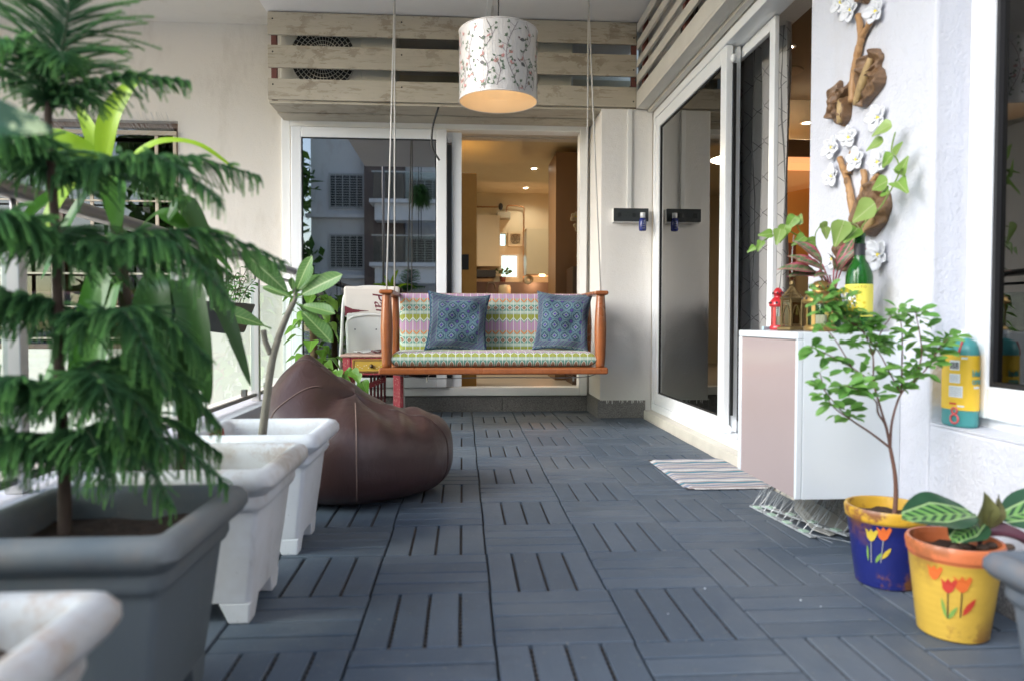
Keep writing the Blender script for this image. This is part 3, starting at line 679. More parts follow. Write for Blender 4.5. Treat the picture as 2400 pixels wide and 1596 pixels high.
for x in (-.459, .842):
    for y in (SY0, SY1):
        MB().lathe([(.026, 0), (.028, .02), (.031, .06), (.035, .15), (.037, .23), (.034, .31), (.029, .39), (.026, .432), (.026, .44)], (x, y, .402), 20, cap=True).build('post', M_TEAK, sw, smooth=True)
    MB().box(x-.042, x+.042, SY0-.045, SY1+.045, .842, .868).build('armrest', M_TEAK, sw, bevel=.011, seg=3)
MB().box(-.416, .80, SY1-.018, SY1+.018, .84, .868).build('top_rail', M_TEAK, sw, bevel=.008, seg=3)
MB().box(-.432, .815, SY1+.0, SY1+.02, .56, .6).build('back_slat', M_TEAK, sw, bevel=.004)
rope = mat('grey_rope', (.55, .54, .52), .8, var=.2, vsc=200); M_WIRE = mat('galvanised_wire', (.35, .35, .36), .4, .8)
for xs, top in ((-.459, (-.43, 4.6, 2.771)), (.842, (.80, 4.6, 2.771))):
    for y in (SY0, SY1):
        MB().tube([(xs, y, .87), (lerp(xs, top[0], .5), lerp(y, top[1], .5), 1.82), top], .0048, 8).build('rope', rope, sw, smooth=True)
    MB().lathe([(.03, 0), (.03, -.006), (.012, -.02), (0, -.02)], top, 14).build('ceiling_hook', M_STEEL, sw)
for y in (SY0+.04, SY1-.04):
    MB().tube(bez([(-.44, y, .359), (-.25, y, .335), (-.15, y, .332), (.2, y, .338), (.7, y, .336), (.83, y, .359)], 5), .003, 6).build('bracing_wire', M_WIRE, sw, smooth=True)
for x in (-.22, .68):
    MB().tube([(x, SY0+.03, .342), (x, SY0+.03, .315)], .006, 8).build('turnbuckle', M_STEEL, sw); MB().tube([(x, SY0+.04+.42*i/6, .334) for i in range(7)], .0025, 6).build('bracing_wire', M_WIRE, sw)
cushion('seat_cushion', 1.255, .50, .088, 26, 12, .004, M_SWF, sw, Matrix.Translation((.192, 4.585, .450)) @ Matrix.Rotation(math.pi, 4, 'Z'), crumple=.004, seed=2, vseam=1, uvoff=.0087)
cushion('back_cushion', 1.225, .40, .075, 26, 12, .006, M_SWF, sw, Matrix.Translation((.192, 4.795, .665)) @ Matrix.Rotation(R(86), 4, 'X'), crumple=.004, seed=3, vseam=1, uvoff=.012)
def m_pillow():
    m = NM('block_print_cotton', (.07, .12, .2), .9, spec=.1, Sheen_Weight=.15)
    x, y, z = m.xyz('UV'); s = .068
    j = m.noise(14, 2, kind='UV')*.012
    xx, yy = (x+j), (y+j*.7)
    cx = (xx/s).fract()-.5; row = ((xx/s).floor()*.5).fract(); cy = (yy/s+row*0).fract()-.5
    rr = (cx*cx+cy*cy).op('SQRT'); an = cy.op('ARCTAN2', cx)
    pet = ((an*4).op('COSINE')*.055+.27)
    c = m.mix(m.noise(170, 3, .6, kind='UV').ss(.42, .6), (.055, .12, .19), (.13, .23, .28))
    c = m.mix(((rr-.43).abs() < .03)*.7, c, (.20, .28, .28)); c = m.mix((rr-pet).abs() < .032, c, (.02, .02, .06)); c = m.mix((rr-pet+.07).abs() < .03, c, (.16, .27, .33))
    c = m.mix(rr < .12, c, (.08, .06, .32)); c = m.mix((rr-.135).abs() < .018, c, (.36, .38, .34))
    k2 = ((cx.abs()-.5).op('POWER', 2)+(cy.abs()-.5).op('POWER', 2)).op('SQRT'); c = m.mix(k2 < .13, c, (.10, .07, .28)); c = m.mix((k2-.15).abs() < .02, c, (.03, .04, .09))
    edge = x.abs().max(y.abs())
    bd = edge.band(.137, .178); w = ((x+y)/.016).fract().tri()
    c = m.mix(bd, c, (.045, .095, .16)); c = m.mix(bd*((w-.5).abs() < .16), c, (.26, .32, .33)); c = m.mix(bd*(((x-y)/.03).fract().tri() > .8), c, (.10, .06, .2))
    c = m.mix((((edge-.137).abs() < .0018)+((edge-.178).abs() < .0018))*.6, c, (.30, .34, .34)); c = m.mix(edge > .196, c, (.02, .06, .16))
    m.col(m.hsv(c, v=m.noise(420, 2, kind='UV')*.5+.42)); m.bump(m.noise(600, 2, kind='UV'), .2, .001); return m.mat
M_PIL = m_pillow()
def pillow(label, loc, rx, ry, rz, W, L, seed):
    r = thing('pillow', label, 'pillow', loc, 'blue block print pillows')
    cushion('cover', W, L, .03, 30, 30, .055, M_PIL, r, Matrix.Translation(loc) @ Matrix.Rotation(R(rz), 4, 'Z') @ Matrix.Rotation(R(rx), 4, 'X') @ Matrix.Rotation(R(ry), 4, 'Z'), crumple=.034, seed=seed, pinch=.12)
pillow('crumpled blue block print pillow on the left of the swing', (-.035, 4.635, .672), 76, -4, 4, .41, .40, 5)
pillow('blue block print pillow leaning at the right end of the swing', (.645, 4.625, .678), 77, -3, -14, .37, .40, 9)
# ================================================================== pendant lamp
LX, LY, LZ0, LZ1, LR = .165, 3.4, 1.715, 2.035, .184
lp = thing('pendant_lamp', 'drum pendant lamp with birds and vines print, lit inside', 'lamp', (LX, LY, LZ1))
def m_shade():
    m = NM('lampshade_paper', (.56, .535, .51), .32, coat=.8, Coat_Roughness=.08)
    x, y, z = m.xyz(); a = y.op('ARCTAN2', x)
    m.bump(m.noise(30, 4, .7, scale=(6, 6, .25))+m.noise(9, 3, .6, scale=(3, 3, .4)), .35, .006); return m.mat
sh = MB().lathe([(LR, 0), (LR, .02), (LR, .16), (LR, .30), (LR, LZ1-LZ0)], (LX, LY, LZ0), 72).build('lampshade', m_shade(), lp, smooth=True)
inner = NM('lampshade_lining', (.80, .66, .48), .5); inner.set('Emission Color', (1, .62, .33, 1)); inner.set('Emission Strength', .0)
MB().lathe([(LR-.003, LZ1-LZ0), (LR-.003, .001)], (LX, LY, LZ0), 72).build('lining', inner.mat, lp, smooth=True)
for z in (LZ0, LZ1): MB().tube([(LX+LR*math.cos(a), LY+LR*math.sin(a), z) for a in [i*2*math.pi/64 for i in range(64)]], .0028, 6, closed=True).build('rim', mat('shade_rim', (.62, .58, .54), .5, var=0), lp, smooth=True)
def wrapfilm():
    m = glassmat('wrap_film', (.97, .97, .97), 1.35, 1.0, .09); return m
MB().lathe([(0, .01), (LR-.002, .0)], (LX, LY, LZ0+.001), 72).build('wrap_film', wrapfilm(), lp, smooth=True)
pr_ = MB(); VN, GR, PK, BR = 0, 1, 2, 3
def cyl(a, z, lift=.0012): return (LX+(LR+lift)*math.sin(a), LY-(LR+lift)*math.cos(a), z)
def cline(pts, w, mi):
    P = bez([(a, z, 0) for a, z in pts], 6)
    for i in range(len(P)-1):
        a, b = P[i], P[i+1]; d = Vector(((b.x-a.x)*LR, b.y-a.y)); d = d.normalized() if d.length else Vector((1, 0)); n_ = Vector((-d.y, d.x))*w
        pr_.add([cyl(a.x+n_.x/LR, a.y+n_.y), cyl(a.x-n_.x/LR, a.y-n_.y), cyl(b.x-n_.x/LR, b.y-n_.y), cyl(b.x+n_.x/LR, b.y+n_.y)], [(0, 1, 2, 3)], mi)
def cleaf(a, z, ang, l, w, mi):
    pts = []
    for t, s_ in ((0, 0), (.3, 1), (.65, .8), (1, 0), (.65, -.8), (.3, -1)):
        x_ = t*l*math.cos(ang)-s_*w*math.sin(ang); y_ = t*l*math.sin(ang)+s_*w*math.cos(ang); pts.append(cyl(a+x_/LR, z+y_, .0016))
    pr_.add(pts, [tuple(range(6))], mi)
vr = random.Random(4)
def vine(pts):
    cline(pts, .0011, VN); P = bez([(a, z, 0) for a, z in pts], 5)
    for i, p in enumerate(P):
        if i % 1 == 0 and p.y < LZ1-.03:
            b = vr.choice((-1, 1)); ang = vr.uniform(.2, 1.2)*b+1.57; L = vr.uniform(.012, .03)
            cline([(p.x, p.y), (p.x+math.cos(ang)*L/LR, p.y+math.sin(ang)*L)], .0007, VN)
            q_ = (p.x+math.cos(ang)*L/LR, p.y+math.sin(ang)*L)
            for kk in range(3): cleaf(q_[0], q_[1], ang+vr.uniform(-1, 1), vr.uniform(.010, .018), .0032, GR)
            if vr.random() < .2:
                for kk in range(5): cleaf(q_[0], q_[1], ang+vr.uniform(-.9, .9), vr.uniform(.012, .022), .003, PK)
z0 = LZ0
for off in (-2.2, -1.1, -.1, .95, 2.0, 3.1, 4.2):
    vine([(off-.25, z0+.315), (off-.1, z0+.24), (off-.35, z0+.17), (off-.2, z0+.10), (off-.3, z0+.01)])
    vine([(off+.55, z0+.31), (off+.32, z0+.23), (off+.25, z0+.15), (off+.42, z0+.07), (off+.60, z0+.005)])
    vine([(off+.02, z0+.02), (off+.1, z0+.09), (off-.02, z0+.14)])
    for b_, (da, dz) in enumerate(((.75, .235), (-.42, .13))):      # small perched birds
        a, z = off+da, z0+dz; cleaf(a, z, 3.3 if b_ == 0 else -.5, .030, .0085, BR); cleaf(a, z, .45 if b_ == 0 else 2.4, .028, .0028, PK if b_ == 0 else VN); cleaf(a-.026/LR, z+.001, 2.6, .013, .005, VN)
pr_.build('floral_print', [mat('print_stem', (.16, .12, .13), .5, var=0), mat('print_leaf', (.13, .18, .12), .5, var=.3), mat('print_flower', (.55, .24, .23), .5, var=.2), mat('print_bird', (.12, .12, .12), .5, var=.4, vsc=80)], lp)
MB().tube([(LX, LY, LZ1-.02), (LX, LY, 2.771)], .0035, 8).build('cord', M_BLACKP, lp)
sp_ = MB()
for i in range(3): sp_.tube([(LX, LY, LZ1-.01), (LX+LR*math.cos(i*2.094), LY+LR*math.sin(i*2.094), LZ1-.001)], .002, 6)
sp_.build('spider', M_WIRE, lp)
MB().tube([(LX, LY, LZ1-.005), (LX, LY, LZ1-.06)], .018, 14).build('socket', M_BLACKP, lp)
MB().ell((LX, LY, LZ1-.105), (.03, .03, .045), 16, 10).build('bulb', emis('bulb_glow', (1, .75, .45), 1.5), lp, smooth=True)
lamp('pendant_bulb', 'POINT', (LX, LY, LZ1-.165), .2, (1, .76, .48), .03, parent=lp)
tag(MB().box(.155, .19, 2.6, 5.0, 2.757, 2.771).build('conduit', M_UPVCW, bevel=.002), 'white cable conduit running along the ceiling', 'conduit')
# ================================================================== socket box on the stub wall
M_GUN = mat('gunmetal_plastic', (.035, .042, .045), .45, var=.06)
sk_ = thing('socket_box', 'dark grey switch and socket box on the narrow wall', 'socket box', (1.17, 5.0, 1.37))
MB().box(1.047, 1.292, 4.952, 4.999, 1.373, 1.468).build('box', M_UPVCW, sk_, bevel=.003); MB().box(1.046, 1.293, 4.944, 4.952, 1.378, 1.469).build('face_plate', M_GUN, sk_, bevel=.003)
for x in (1.085, 1.19, 1.24): MB().box(x-.014, x+.014, 4.940, 4.944, 1.408, 1.438).build('switch', mat('switch_black', (.02, .024, .026), .35, var=0), sk_, bevel=.002)
for dx, dz in ((0, .012), (-.011, -.008), (.011, -.008)): MB().tube([(1.145+dx, 4.9435, 1.425+dz), (1.145+dx, 4.945, 1.425+dz)], .004, 8).build('socket_hole', M_BLACKP, sk_)
tag(MB().box(1.150, 1.18, 4.984, 4.999, 1.47, 2.165).build('conduit', M_UPVCW, bevel=.002), 'white cable conduit rising from the socket box', 'conduit')
bo = thing('spray_bottle', 'small blue bottle with white cap hung on the socket box', 'bottle', (1.244, 4.925, 1.31))
MB().lathe([(0, 0), (.022, 0), (.026, .01), (.026, .06), (.022, .085), (.016, .09), (0, .09)], (1.244, 4.916, 1.308), 18).build('body', mat('blue_plastic', (.015, .03, .20), .25, var=.1, coat=.3), bo, smooth=True)
MB().lathe([(0, .036), (.017, .036), (.0175, .0), (0, 0)], (1.244, 4.916, 1.398), 16).build('cap', M_UPVC, bo, smooth=True)
for i in range(4): text('IIIIII', .012, Matrix.Translation((1.244, 4.8895, 1.325+i*.016)) @ XZ, mat('pale_ink', (.3, .35, .5), .5, var=0), bo)
# ================================================================== bean bag
def m_leather():
    m = NM('brown_leatherette', (.055, .026, .023), .42, spec=.5, coat=.25, Coat_Roughness=.35)
    c = m.hsv((.050, .022, .020), v=m.noise(3, 4)*.5+.75)
    m.col(c); m.set('Roughness', m.noise(4, 4)*.2+.34); m.bump(m.noise(170, 3)*.2+m.noise(7, 3)+m.noise(13, 4, .6, scale=(1, 1, .45), dist=1.6)*1.3, .3, .008); return m.mat
M_LEA = m_leather()
BB = Vector((-.43, 2.88, 0))
def bagpt(t, a):
    """closed sack: t 0..1 from the floor over the top; a flat dome with a peak at the left and a creased seat at the right"""
    th = -math.pi/2+math.pi*t; cr, sr = math.cos(th), math.sin(th)
    r = .378*max(0, cr)**.48; z = .160+.160*math.copysign(abs(sr)**.72, sr)
    r *= 1+.025*math.sin(3*a+1)+.012*math.sin(5*a+2)
    x, y = r*math.cos(a), r*.93*math.sin(a); up = max(0, sr)
    d = math.hypot(x+.205, (y-.08)*.8); pk = .245*math.exp(-(d/.19)**1.35)
    ridge = .008*math.exp(-((y+.10-.25*x)/.07)**2)*math.exp(-((x+.02)/.22)**2)
    dent = -.018*math.exp(-((x-.10)/.12)**2-((y+.02)/.15)**2)-.022*math.exp(-((x+.07)/.045)**2-((y+.14)/.10)**2)
    wr = .007*math.sin(x*55+y*20)*math.exp(-((x-.2)/.13)**2)+.006*math.sin(a*9+t*25)*math.exp(-(d/.2)**2)
    z += (pk+ridge+dent+wr)*min(1, up*1.6)
    z += .012*math.sin(a*4+1)*min(1, max(0, sr+.6))
    return BB+Vector((x, y, max(0, z)))
bg = thing('bean_bag', 'slumped brown leatherette bean bag chair behind the planters', 'bean bag', tuple(BB))
nb, nh = 120, 70; bm_ = MB(); pts = [bagpt(j/(nh-1), 2*math.pi*i/nb) for j in range(nh) for i in range(nb)]
fs = [(j*nb+i, j*nb+(i+1) % nb, (j+1)*nb+(i+1) % nb, (j+1)*nb+i) for j in range(nh-1) for i in range(nb)]
bm_.add(pts, fs).build('cover', M_LEA, bg, smooth=True, sub=1)
M_SEAM = mat('seam_thread', (.20, .13, .11), .7, var=.4, vsc=90)
for a in (-2.5, -1.42, -.25, .9, 2.0, 3.0):
    MB().tube([bagpt(.06+.90*h/60, a)+Vector((0, -.001, .001)) for h in range(61)], .0024, 6).build('seam', M_SEAM if a in (-1.42, -2.5) else M_LEA, bg, smooth=True)
# ================================================================== folding chair and painted side table behind the swing
M_ENAM = mat('chipped_white_enamel', (.70, .70, .68), .4, var=.1, rn=.15, coat=.2)
def m_paris():
    m = NM('printed_cover', (.7, .66, .6), .85); x, y, z = m.xyz(); s = m.noise(5, 4, .7)
    m.col(m.mix(s.ss(.6, .75)*.45, (.70, .66, .61), (.42, .26, .25))); return m.mat
ch = thing('folding_chair', 'folded white metal chair with printed cover, left of the swing', 'chair', (-.66, 5.2, 0))
CH = lambda x, z, y=5.2: (x, y, z)
MB().tube(bez([CH(-.90, .0, 5.14), CH(-.875, .45, 5.2), CH(-.862, .80, 5.24), CH(-.84, .875, 5.25), CH(-.78, .915, 5.25), CH(-.66, .925, 5.25), CH(-.54, .915, 5.25), CH(-.48, .875, 5.25), CH(-.458, .80, 5.24), CH(-.445, .45, 5.2), CH(-.42, .0, 5.14)], 6), .012, 10).build('frame', M_ENAM, ch, smooth=True)
MB().tube(bez([CH(-.86, .0, 5.29), CH(-.83, .5, 5.22), CH(-.80, .70, 5.18), CH(-.52, .70, 5.18), CH(-.49, .5, 5.22), CH(-.46, .0, 5.29)], 6), .011, 10).build('leg', M_ENAM, ch, smooth=True)
cv_ = MB().box(-.86, -.46, 5.225, 5.272, .705, .93).build('backrest_cover', m_paris(), ch, bevel=.02, seg=3)
st = MB().box(-.83, -.49, 5.175, 5.20, .36, .735).build('seat', M_ENAM, ch, bevel=.012, seg=3)
for x in (-.77, -.62): MB().tube([(x, 5.172, .62), (x, 5.176, .62)], .005, 8).build('bolt', M_DARKM, st)
M_INK = mat('burgundy_ink', (.15, .02, .035), .8, var=.2)
text('Pari', .12, Matrix.Translation((-.60, 5.2235, .80)) @ XZ @ Matrix.Rotation(R(-78), 4, 'Z'), M_INK, cv_, 'lettering', shear=.35)
ef_ = MB()                                              # printed iron tower lying on its side
for t0, t1, w0, w1 in ((0, .3, .036, .016), (.3, .6, .014, .008), (.6, 1, .006, .001)):
    xa, xb = -.85+t0*.17, -.85+t1*.17
    ef_.add([(xa, 5.2235, .752-w0), (xb, 5.2235, .752-w1), (xb, 5.2235, .752+w1), (xa, 5.2235, .752+w0)], [(0, 1, 2, 3)])
for t in (.28, .58): ef_.box(-.85+t*.17, -.845+t*.17, 5.2225, 5.2233, .752-.022*(1-t), .752+.022*(1-t))
ef_.build('tower_print', M_INK, cv_)
def m_redpaint():
    m = NM('red_folk_paint', (.38, .05, .06), .55); v = m.voro(95); r_ = m.rnd()
    m.col(m.mix(v < .22, m.hsv((.36, .045, .06), v=m.noise(9, 5, .7)*.6+.7), (.66, .5, .36))); return m.mat
M_RED = m_redpaint(); M_OCH = mat('ochre_paint', (.50, .30, .04), .55, var=.2)
tb = thing('side_table', 'red painted side table with yellow drawer behind the bean bag', 'table', (-.63, 5.0, 0))
TX0, TX1, TY0, TY1 = -.815, -.425, 4.91, 5.15
MB().box(TX0-.014, TX1+.014, TY0-.014, TY1+.012, .437, .456).build('tabletop', mat('faded_pink_top', (.55, .36, .30), .5, var=.3, vsc=14), tb, bevel=.006)
for x in (TX0, TX1-.05):
    for y in (TY0, TY1-.045): MB().box(x, x+.05, y, y+.045, 0, .437).build('leg', M_RED, tb, bevel=.003)
MB().rect(TX0+.052, TX1-.052, .315, .437, .014, TY0+.004, TY0+.03).build('apron', M_RED, tb, bevel=.002)
for x in (TX0+.01, TX1-.03): MB().box(x, x+.02, TY0+.046, TY1-.046, .33, .436).build('apron', M_RED, tb)
MB().box(TX0+.07, TX1-.07, TY1-.03, TY1-.01, .33, .436).build('apron', M_RED, tb)
dw = MB().box(TX0+.067, TX1-.067, TY0-.002, TY0+.02, .33, .422).build('drawer', M_OCH, tb, bevel=.003)
MB().rect(TX0+.072, TX1-.072, .335, .417, .006, TY0-.005, TY0-.002).build('drawer_border', mat('dark_border', (.12, .03, .02), .6), dw)
MB().ell((-.62, TY0-.012, .376), (.014, .012, .014), 14, 8).build('knob', mat('bronze_knob', (.12, .09, .06), .35, .9), dw, smooth=True)
dots = MB()
for i in range(16):
    x = TX0+.088+i*.0143
    if abs(x+.62) > .02: dots.ell((x, TY0-.0025, .372+.012*math.sin(i*1.7)), (.0035, .0015, .0035), 8, 4)
dots.build('painted_dot', mat('cream_dot', (.7, .62, .48), .6, var=.1), dw)
sg = thing('slatted_panel', 'dark red slatted wooden panel leaning under the side table', 'panel', (-.62, 5.17, .12))
for i in range(5): MB().box(-.665+i*.024, -.648+i*.024, 5.16, 5.17, .10, .325+.012*(i % 2)).build('slat', mat('dark_red_wood', (.12, .02, .025), .6, var=.3), sg, bevel=.002)
MB().add([(-.67, 5.154, .20), (-.55, 5.154, .25), (-.55, 5.154, .29), (-.67, 5.154, .24), (-.67, 5.16, .20), (-.55, 5.16, .25), (-.55, 5.16, .29), (-.67, 5.16, .24)], [(0, 1, 2, 3), (7, 6, 5, 4), (0, 4, 5, 1), (3, 2, 6, 7)]).build('brace', M_RED, sg)
bx = thing('storage_box', 'flat blue box on the floor under the side table', 'box', (-.60, 5.03, 0))
MB().box(-.72, -.50, 4.97, 5.13, .001, .075).build('box_body', mat('blue_card', (.03, .12, .22), .6), bx, bevel=.003)
MB().box(-.735, -.49, 4.96, 5.14, .076, .094).build('lid', mat('grey_card', (.42, .43, .42), .7, var=.3, vsc=20), bx, bevel=.003)
pk = MB(); rp = random.Random(3); pp = [(-.75+i*.035, 4.955+j*.04, .462+rp.uniform(0, .022)) for i in range(6) for j in range(3)]
pk.add(pp, [(i*3+j, (i+1)*3+j, (i+1)*3+j+1, i*3+j+1) for i in range(5) for j in range(2)], 0)
tag(pk.build('paper_packet', mat('silver_packet', (.55, .54, .53), .25, .3, var=.3, vsc=18), solid=.004, smooth=True), 'crumpled silver packet on the side table', 'packet')
pk = MB(); pp = [(-.63+i*.03, 4.95+j*.035, .462+rp.uniform(0, .025)) for i in range(5) for j in range(3)]
pk.add(pp, [(i*3+j, (i+1)*3+j, (i+1)*3+j+1, i*3+j+1) for i in range(4) for j in range(2)], 0)
tag(pk.build('cloth', mat('maroon_cloth', (.10, .02, .025), .8), solid=.004, smooth=True), 'small maroon cloth on the side table', 'cloth')
# ================================================================== planters
def m_planter(name, col, stain):
    m = NM(name, col, .62, spec=.3); x, y, z = m.xyz()
    c = m.hsv(col, v=m.noise(5, 5, .6)*.16+.92); up = z.ss(.22, .36)
    c = m.mix(m.noise(2.2, 5, .7, kind='Position').ss(.42, .6)*(up*.5+.18)*stain, c, (.42, .35, .27))
    c = m.mix(m.noise(7, 6, .75, kind='Position').ss(.5, .66)*up*.5*stain, c, (.38, .20, .09)); c = m.mix(m.noise(9, 5, .7, scale=(1, 1, .25), kind='Position').ss(.55, .66)*.3*stain, c, (.30, .26, .21))
    c = m.mix(m.noise(120, 2).ss(.70, .74)*.5, c, (.25, .24, .23))
    m.col(c); m.bump(m.noise(150, 4), .12, .002); return m.mat
M_PLW = m_planter('white_planter_plastic', (.76, .76, .77), 1.0); M_PLD = m_planter('dirty_white_planter', (.56, .55, .535), 1.3); M_PLC = m_planter('clean_white_planter', (.80, .82, .86), .35); M_PLG = m_planter('grey_planter_plastic', (.115, .138, .152), .25)
M_PLB = m_planter('blue_grey_planter', (.12, .145, .175), .3)
def m_soil():
    m = NM('potting_soil', (.05, .03, .02), .95); m.col(m.mix(m.noise(60, 5, .7), (.02, .012, .008), (.10, .055, .035))); m.bump(m.noise(45, 6, .7), 1, .02); return m.mat
M_SOIL = m_soil()
PROF = [(.126, .05), (.140, .16), (.150, .25), (.152, .262), (.162, .268), (.167, .280), (.166, .298), (.172, .306), (.186, .314), (.195, .328), (.1945, .344), (.186, .357), (.172, .3625), (.158, .359), (.150, .350), (.147, .33), (.145, .29)]
def sqring(hs, z, rad, cx, cy):
    out = []
    for q in range(4):
        a0 = q*math.pi/2
        for i in range(4):
            a = a0+i*math.pi/6; sx, sy = [(1, 1), (-1, 1), (-1, -1), (1, -1)][q]
            out.append((cx+sx*(hs-rad)+rad*math.cos(a), cy+sy*(hs-rad)+rad*math.sin(a), z))
    return out
def planter(label, cx, cy, m, soil=.305, grp='square moulded planters', k=1.0):
    r = thing('planter', label, 'planter', (cx, cy, 0), grp); mb = MB(); pts = []; r.scale = (k, k, k)
    for hs, z in PROF: pts += sqring(hs, z, .014 if hs < .16 else .03, cx, cy)
    n = 16; fs = [(i*n+j, i*n+(j+1) % n, (i+1)*n+(j+1) % n, (i+1)*n+j) for i in range(len(PROF)-1) for j in range(n)]
    fs.append(tuple(range(n-1, -1, -1))); mb.add(pts, fs); mb.build('body', m, r, auto=40)
    for sx in (-1, 1):
        for sy in (-1, 1):
            f = MB(); t = []; 
            for a, z in ((.072, .0502), (.046, .0)):
                o = .126 if z else .122
                t += [(cx+sx*o, cy+sy*o, z), (cx+sx*(o-a), cy+sy*o, z), (cx+sx*(o-a), cy+sy*(o-a), z), (cx+sx*o, cy+sy*(o-a), z)]
            f.add(t, [(0, 1, 2, 3), (7, 6, 5, 4), (0, 4, 5, 1), (1, 5, 6, 2), (2, 6, 7, 3), (3, 7, 4, 0)]); f.build('foot', m, r, bevel=.004)
    s_ = MB(); nn = 10; rs = random.Random(cx*31+cy*17)
    s_.add([(cx-.146+.0325*i, cy-.146+.0325*j, soil+rs.uniform(-.006, .008)) for i in range(nn) for j in range(nn)], [(i*nn+j, (i+1)*nn+j, (i+1)*nn+j+1, i*nn+j+1) for i in range(nn-1) for j in range(nn-1)])
    s_.build('soil', M_SOIL, r, smooth=True); return r
PX = -.605
planter('stained white square planter, nearest the camera on the left', PX+.0, .712, M_PLD)
planter('dark grey square planter holding the feathery pine', PX-.015, 1.275, M_PLG)
planter('rust stained white square planter, third along the railing side', PX, 1.76, M_PLW, .27)
p4_ = planter('clean white square planter holding the frangipani', PX, 2.235, M_PLC)
planter('blue grey square planter at the lower right corner', 1.045, 1.01, M_PLB, k=.82)
YZ = Matrix(((0, 0, 1, 0), (1, 0, 0, 0), (0, 1, 0, 0), (0, 0, 0, 1)))   # text standing in the YZ plane, read from +X
text('DECORA', .034, Matrix.Translation((PX-.146, 2.235, .335)) @ YZ, mat('red_ink', (.45, .05, .05), .6, var=0), p4_, bold=True)
# ================================================================== leaf and stem builders
def leafmesh(name, L, W, m, shape=(.9, .6), droop=.25, fold=.15, wave=0, n=9, wn=4, tip=1.0, seed=0):
    """a leaf along +x: outline from two exponents, v-fold, droop and edge waves"""
    mb = MB(); pts = []; rs = random.Random(seed); ph = rs.random()*6
    for i in range(n+1):
        t = i/n; w = W/2*(math.sin(math.pi*t**shape[0]))**shape[1] if 0 < t < 1 else 0
        if tip != 1 and t > .6: w *= lerp(1, tip, (t-.6)/.4)
        for j in range(-wn, wn+1):
            s_ = j/wn; pts.append((t*L-droop*L*.25*t*t, s_*w, abs(s_)*w*fold*2-droop*L*t*t+wave*W*math.sin(t*9+ph+s_*2)*abs(s_)))
    k_ = 2*wn+1
    mb.add(pts, [(i*k_+j, (i+1)*k_+j, (i+1)*k_+j+1, i*k_+j+1) for i in range(n) for j in range(2*wn)])
    me = mb.mesh(name, m, smooth=True)
    bm = bmesh.new(); bm.from_mesh(me); bmesh.ops.remove_doubles(bm, verts=bm.verts, dist=1e-6); bm.to_mesh(me); bm.free(); return me
def putleaf(name, me, parent, base, d, up=(0, 0, 1), s=1.0, roll=0):
    return inst(name, me, parent, frame(base, d, up) @ Matrix.Rotation(roll, 4, 'X') @ Matrix.Scale(s, 4))
def strap(name, pts, w, m, parent, up=(0, 0, 1), fold=.22, tipw=.1, n=5, prof=None, twist=0):
    """long strap leaf along a curve"""
    P = bez(pts, n); k_ = len(P); mb = MB(); vs_ = []; o = P[0].copy(); U = Vector(up)
    for i, p in enumerate(P):
        t = i/(k_-1); tg = (P[min(i+1, k_-1)]-P[max(i-1, 0)]).normalized(); sd_ = tg.cross(U)
        sd_ = sd_.normalized() if sd_.length > 1e-4 else Vector((1, 0, 0)); sd_ = Matrix.Rotation(twist*t, 3, tg) @ sd_; nr = sd_.cross(tg)
        ww = w/2*(.3+.7*math.sin(math.pi/2*min(1, t/.5)))*(1 if t < .5 else max(.015, math.cos((t-.5)*math.pi)**.75))
        for j in (-2, -1, 0, 1, 2): vs_.append(p+sd_*(j/2*ww)+nr*(abs(j)/2*ww*fold+.05*w*math.sin(t*8+j)*abs(j)/2))
    mb.add(vs_, [(i*5+j, (i+1)*5+j, (i+1)*5+j+1, i*5+j+1) for i in range(k_-1) for j in range(4)])
    return mb.build(name, m, parent, smooth=True)
M_BARKB = mat('brown_bark', (.085, .055, .038), .85, var=.35, vsc=30, bump=.6, bsc=60, bd=.01); M_BARKG = mat('grey_bark', (.21, .19, .15), .8, var=.3, vsc=40, bump=.5, bsc=70, bd=.008)
# ---- feathery araucaria in the grey planter
def m_needle():
    m = NM('needle_green', (.03, .09, .035), .55, spec=.3); at_ = m.nt.nodes.new('ShaderNodeAttribute'); at_.attribute_name = 'tip'
    f = X(m.nt, at_.outputs['Fac']); c = m.hsv(m.mix(f, (.075, .195, .088), (.25, .52, .13)), v=m.noise(7, 3)*.5+.78); m.col(c)
    t = m.nt.nodes.new('ShaderNodeBsdfTranslucent'); mx = m.nt.nodes.new('ShaderNodeMixShader'); mx.inputs[0].default_value = .4; m.nt.links.new(c.k, t.inputs[0])
    m.nt.links.new(m.b.outputs[0], mx.inputs[1]); m.nt.links.new(t.outputs[0], mx.inputs[2]); m.nt.links.new(mx.outputs[0], m.nt.nodes['Material Output'].inputs[0]); return m.mat
M_NEED = m_needle(); M_GTWIG = mat('green_twig', (.045, .075, .03), .7, var=.3)
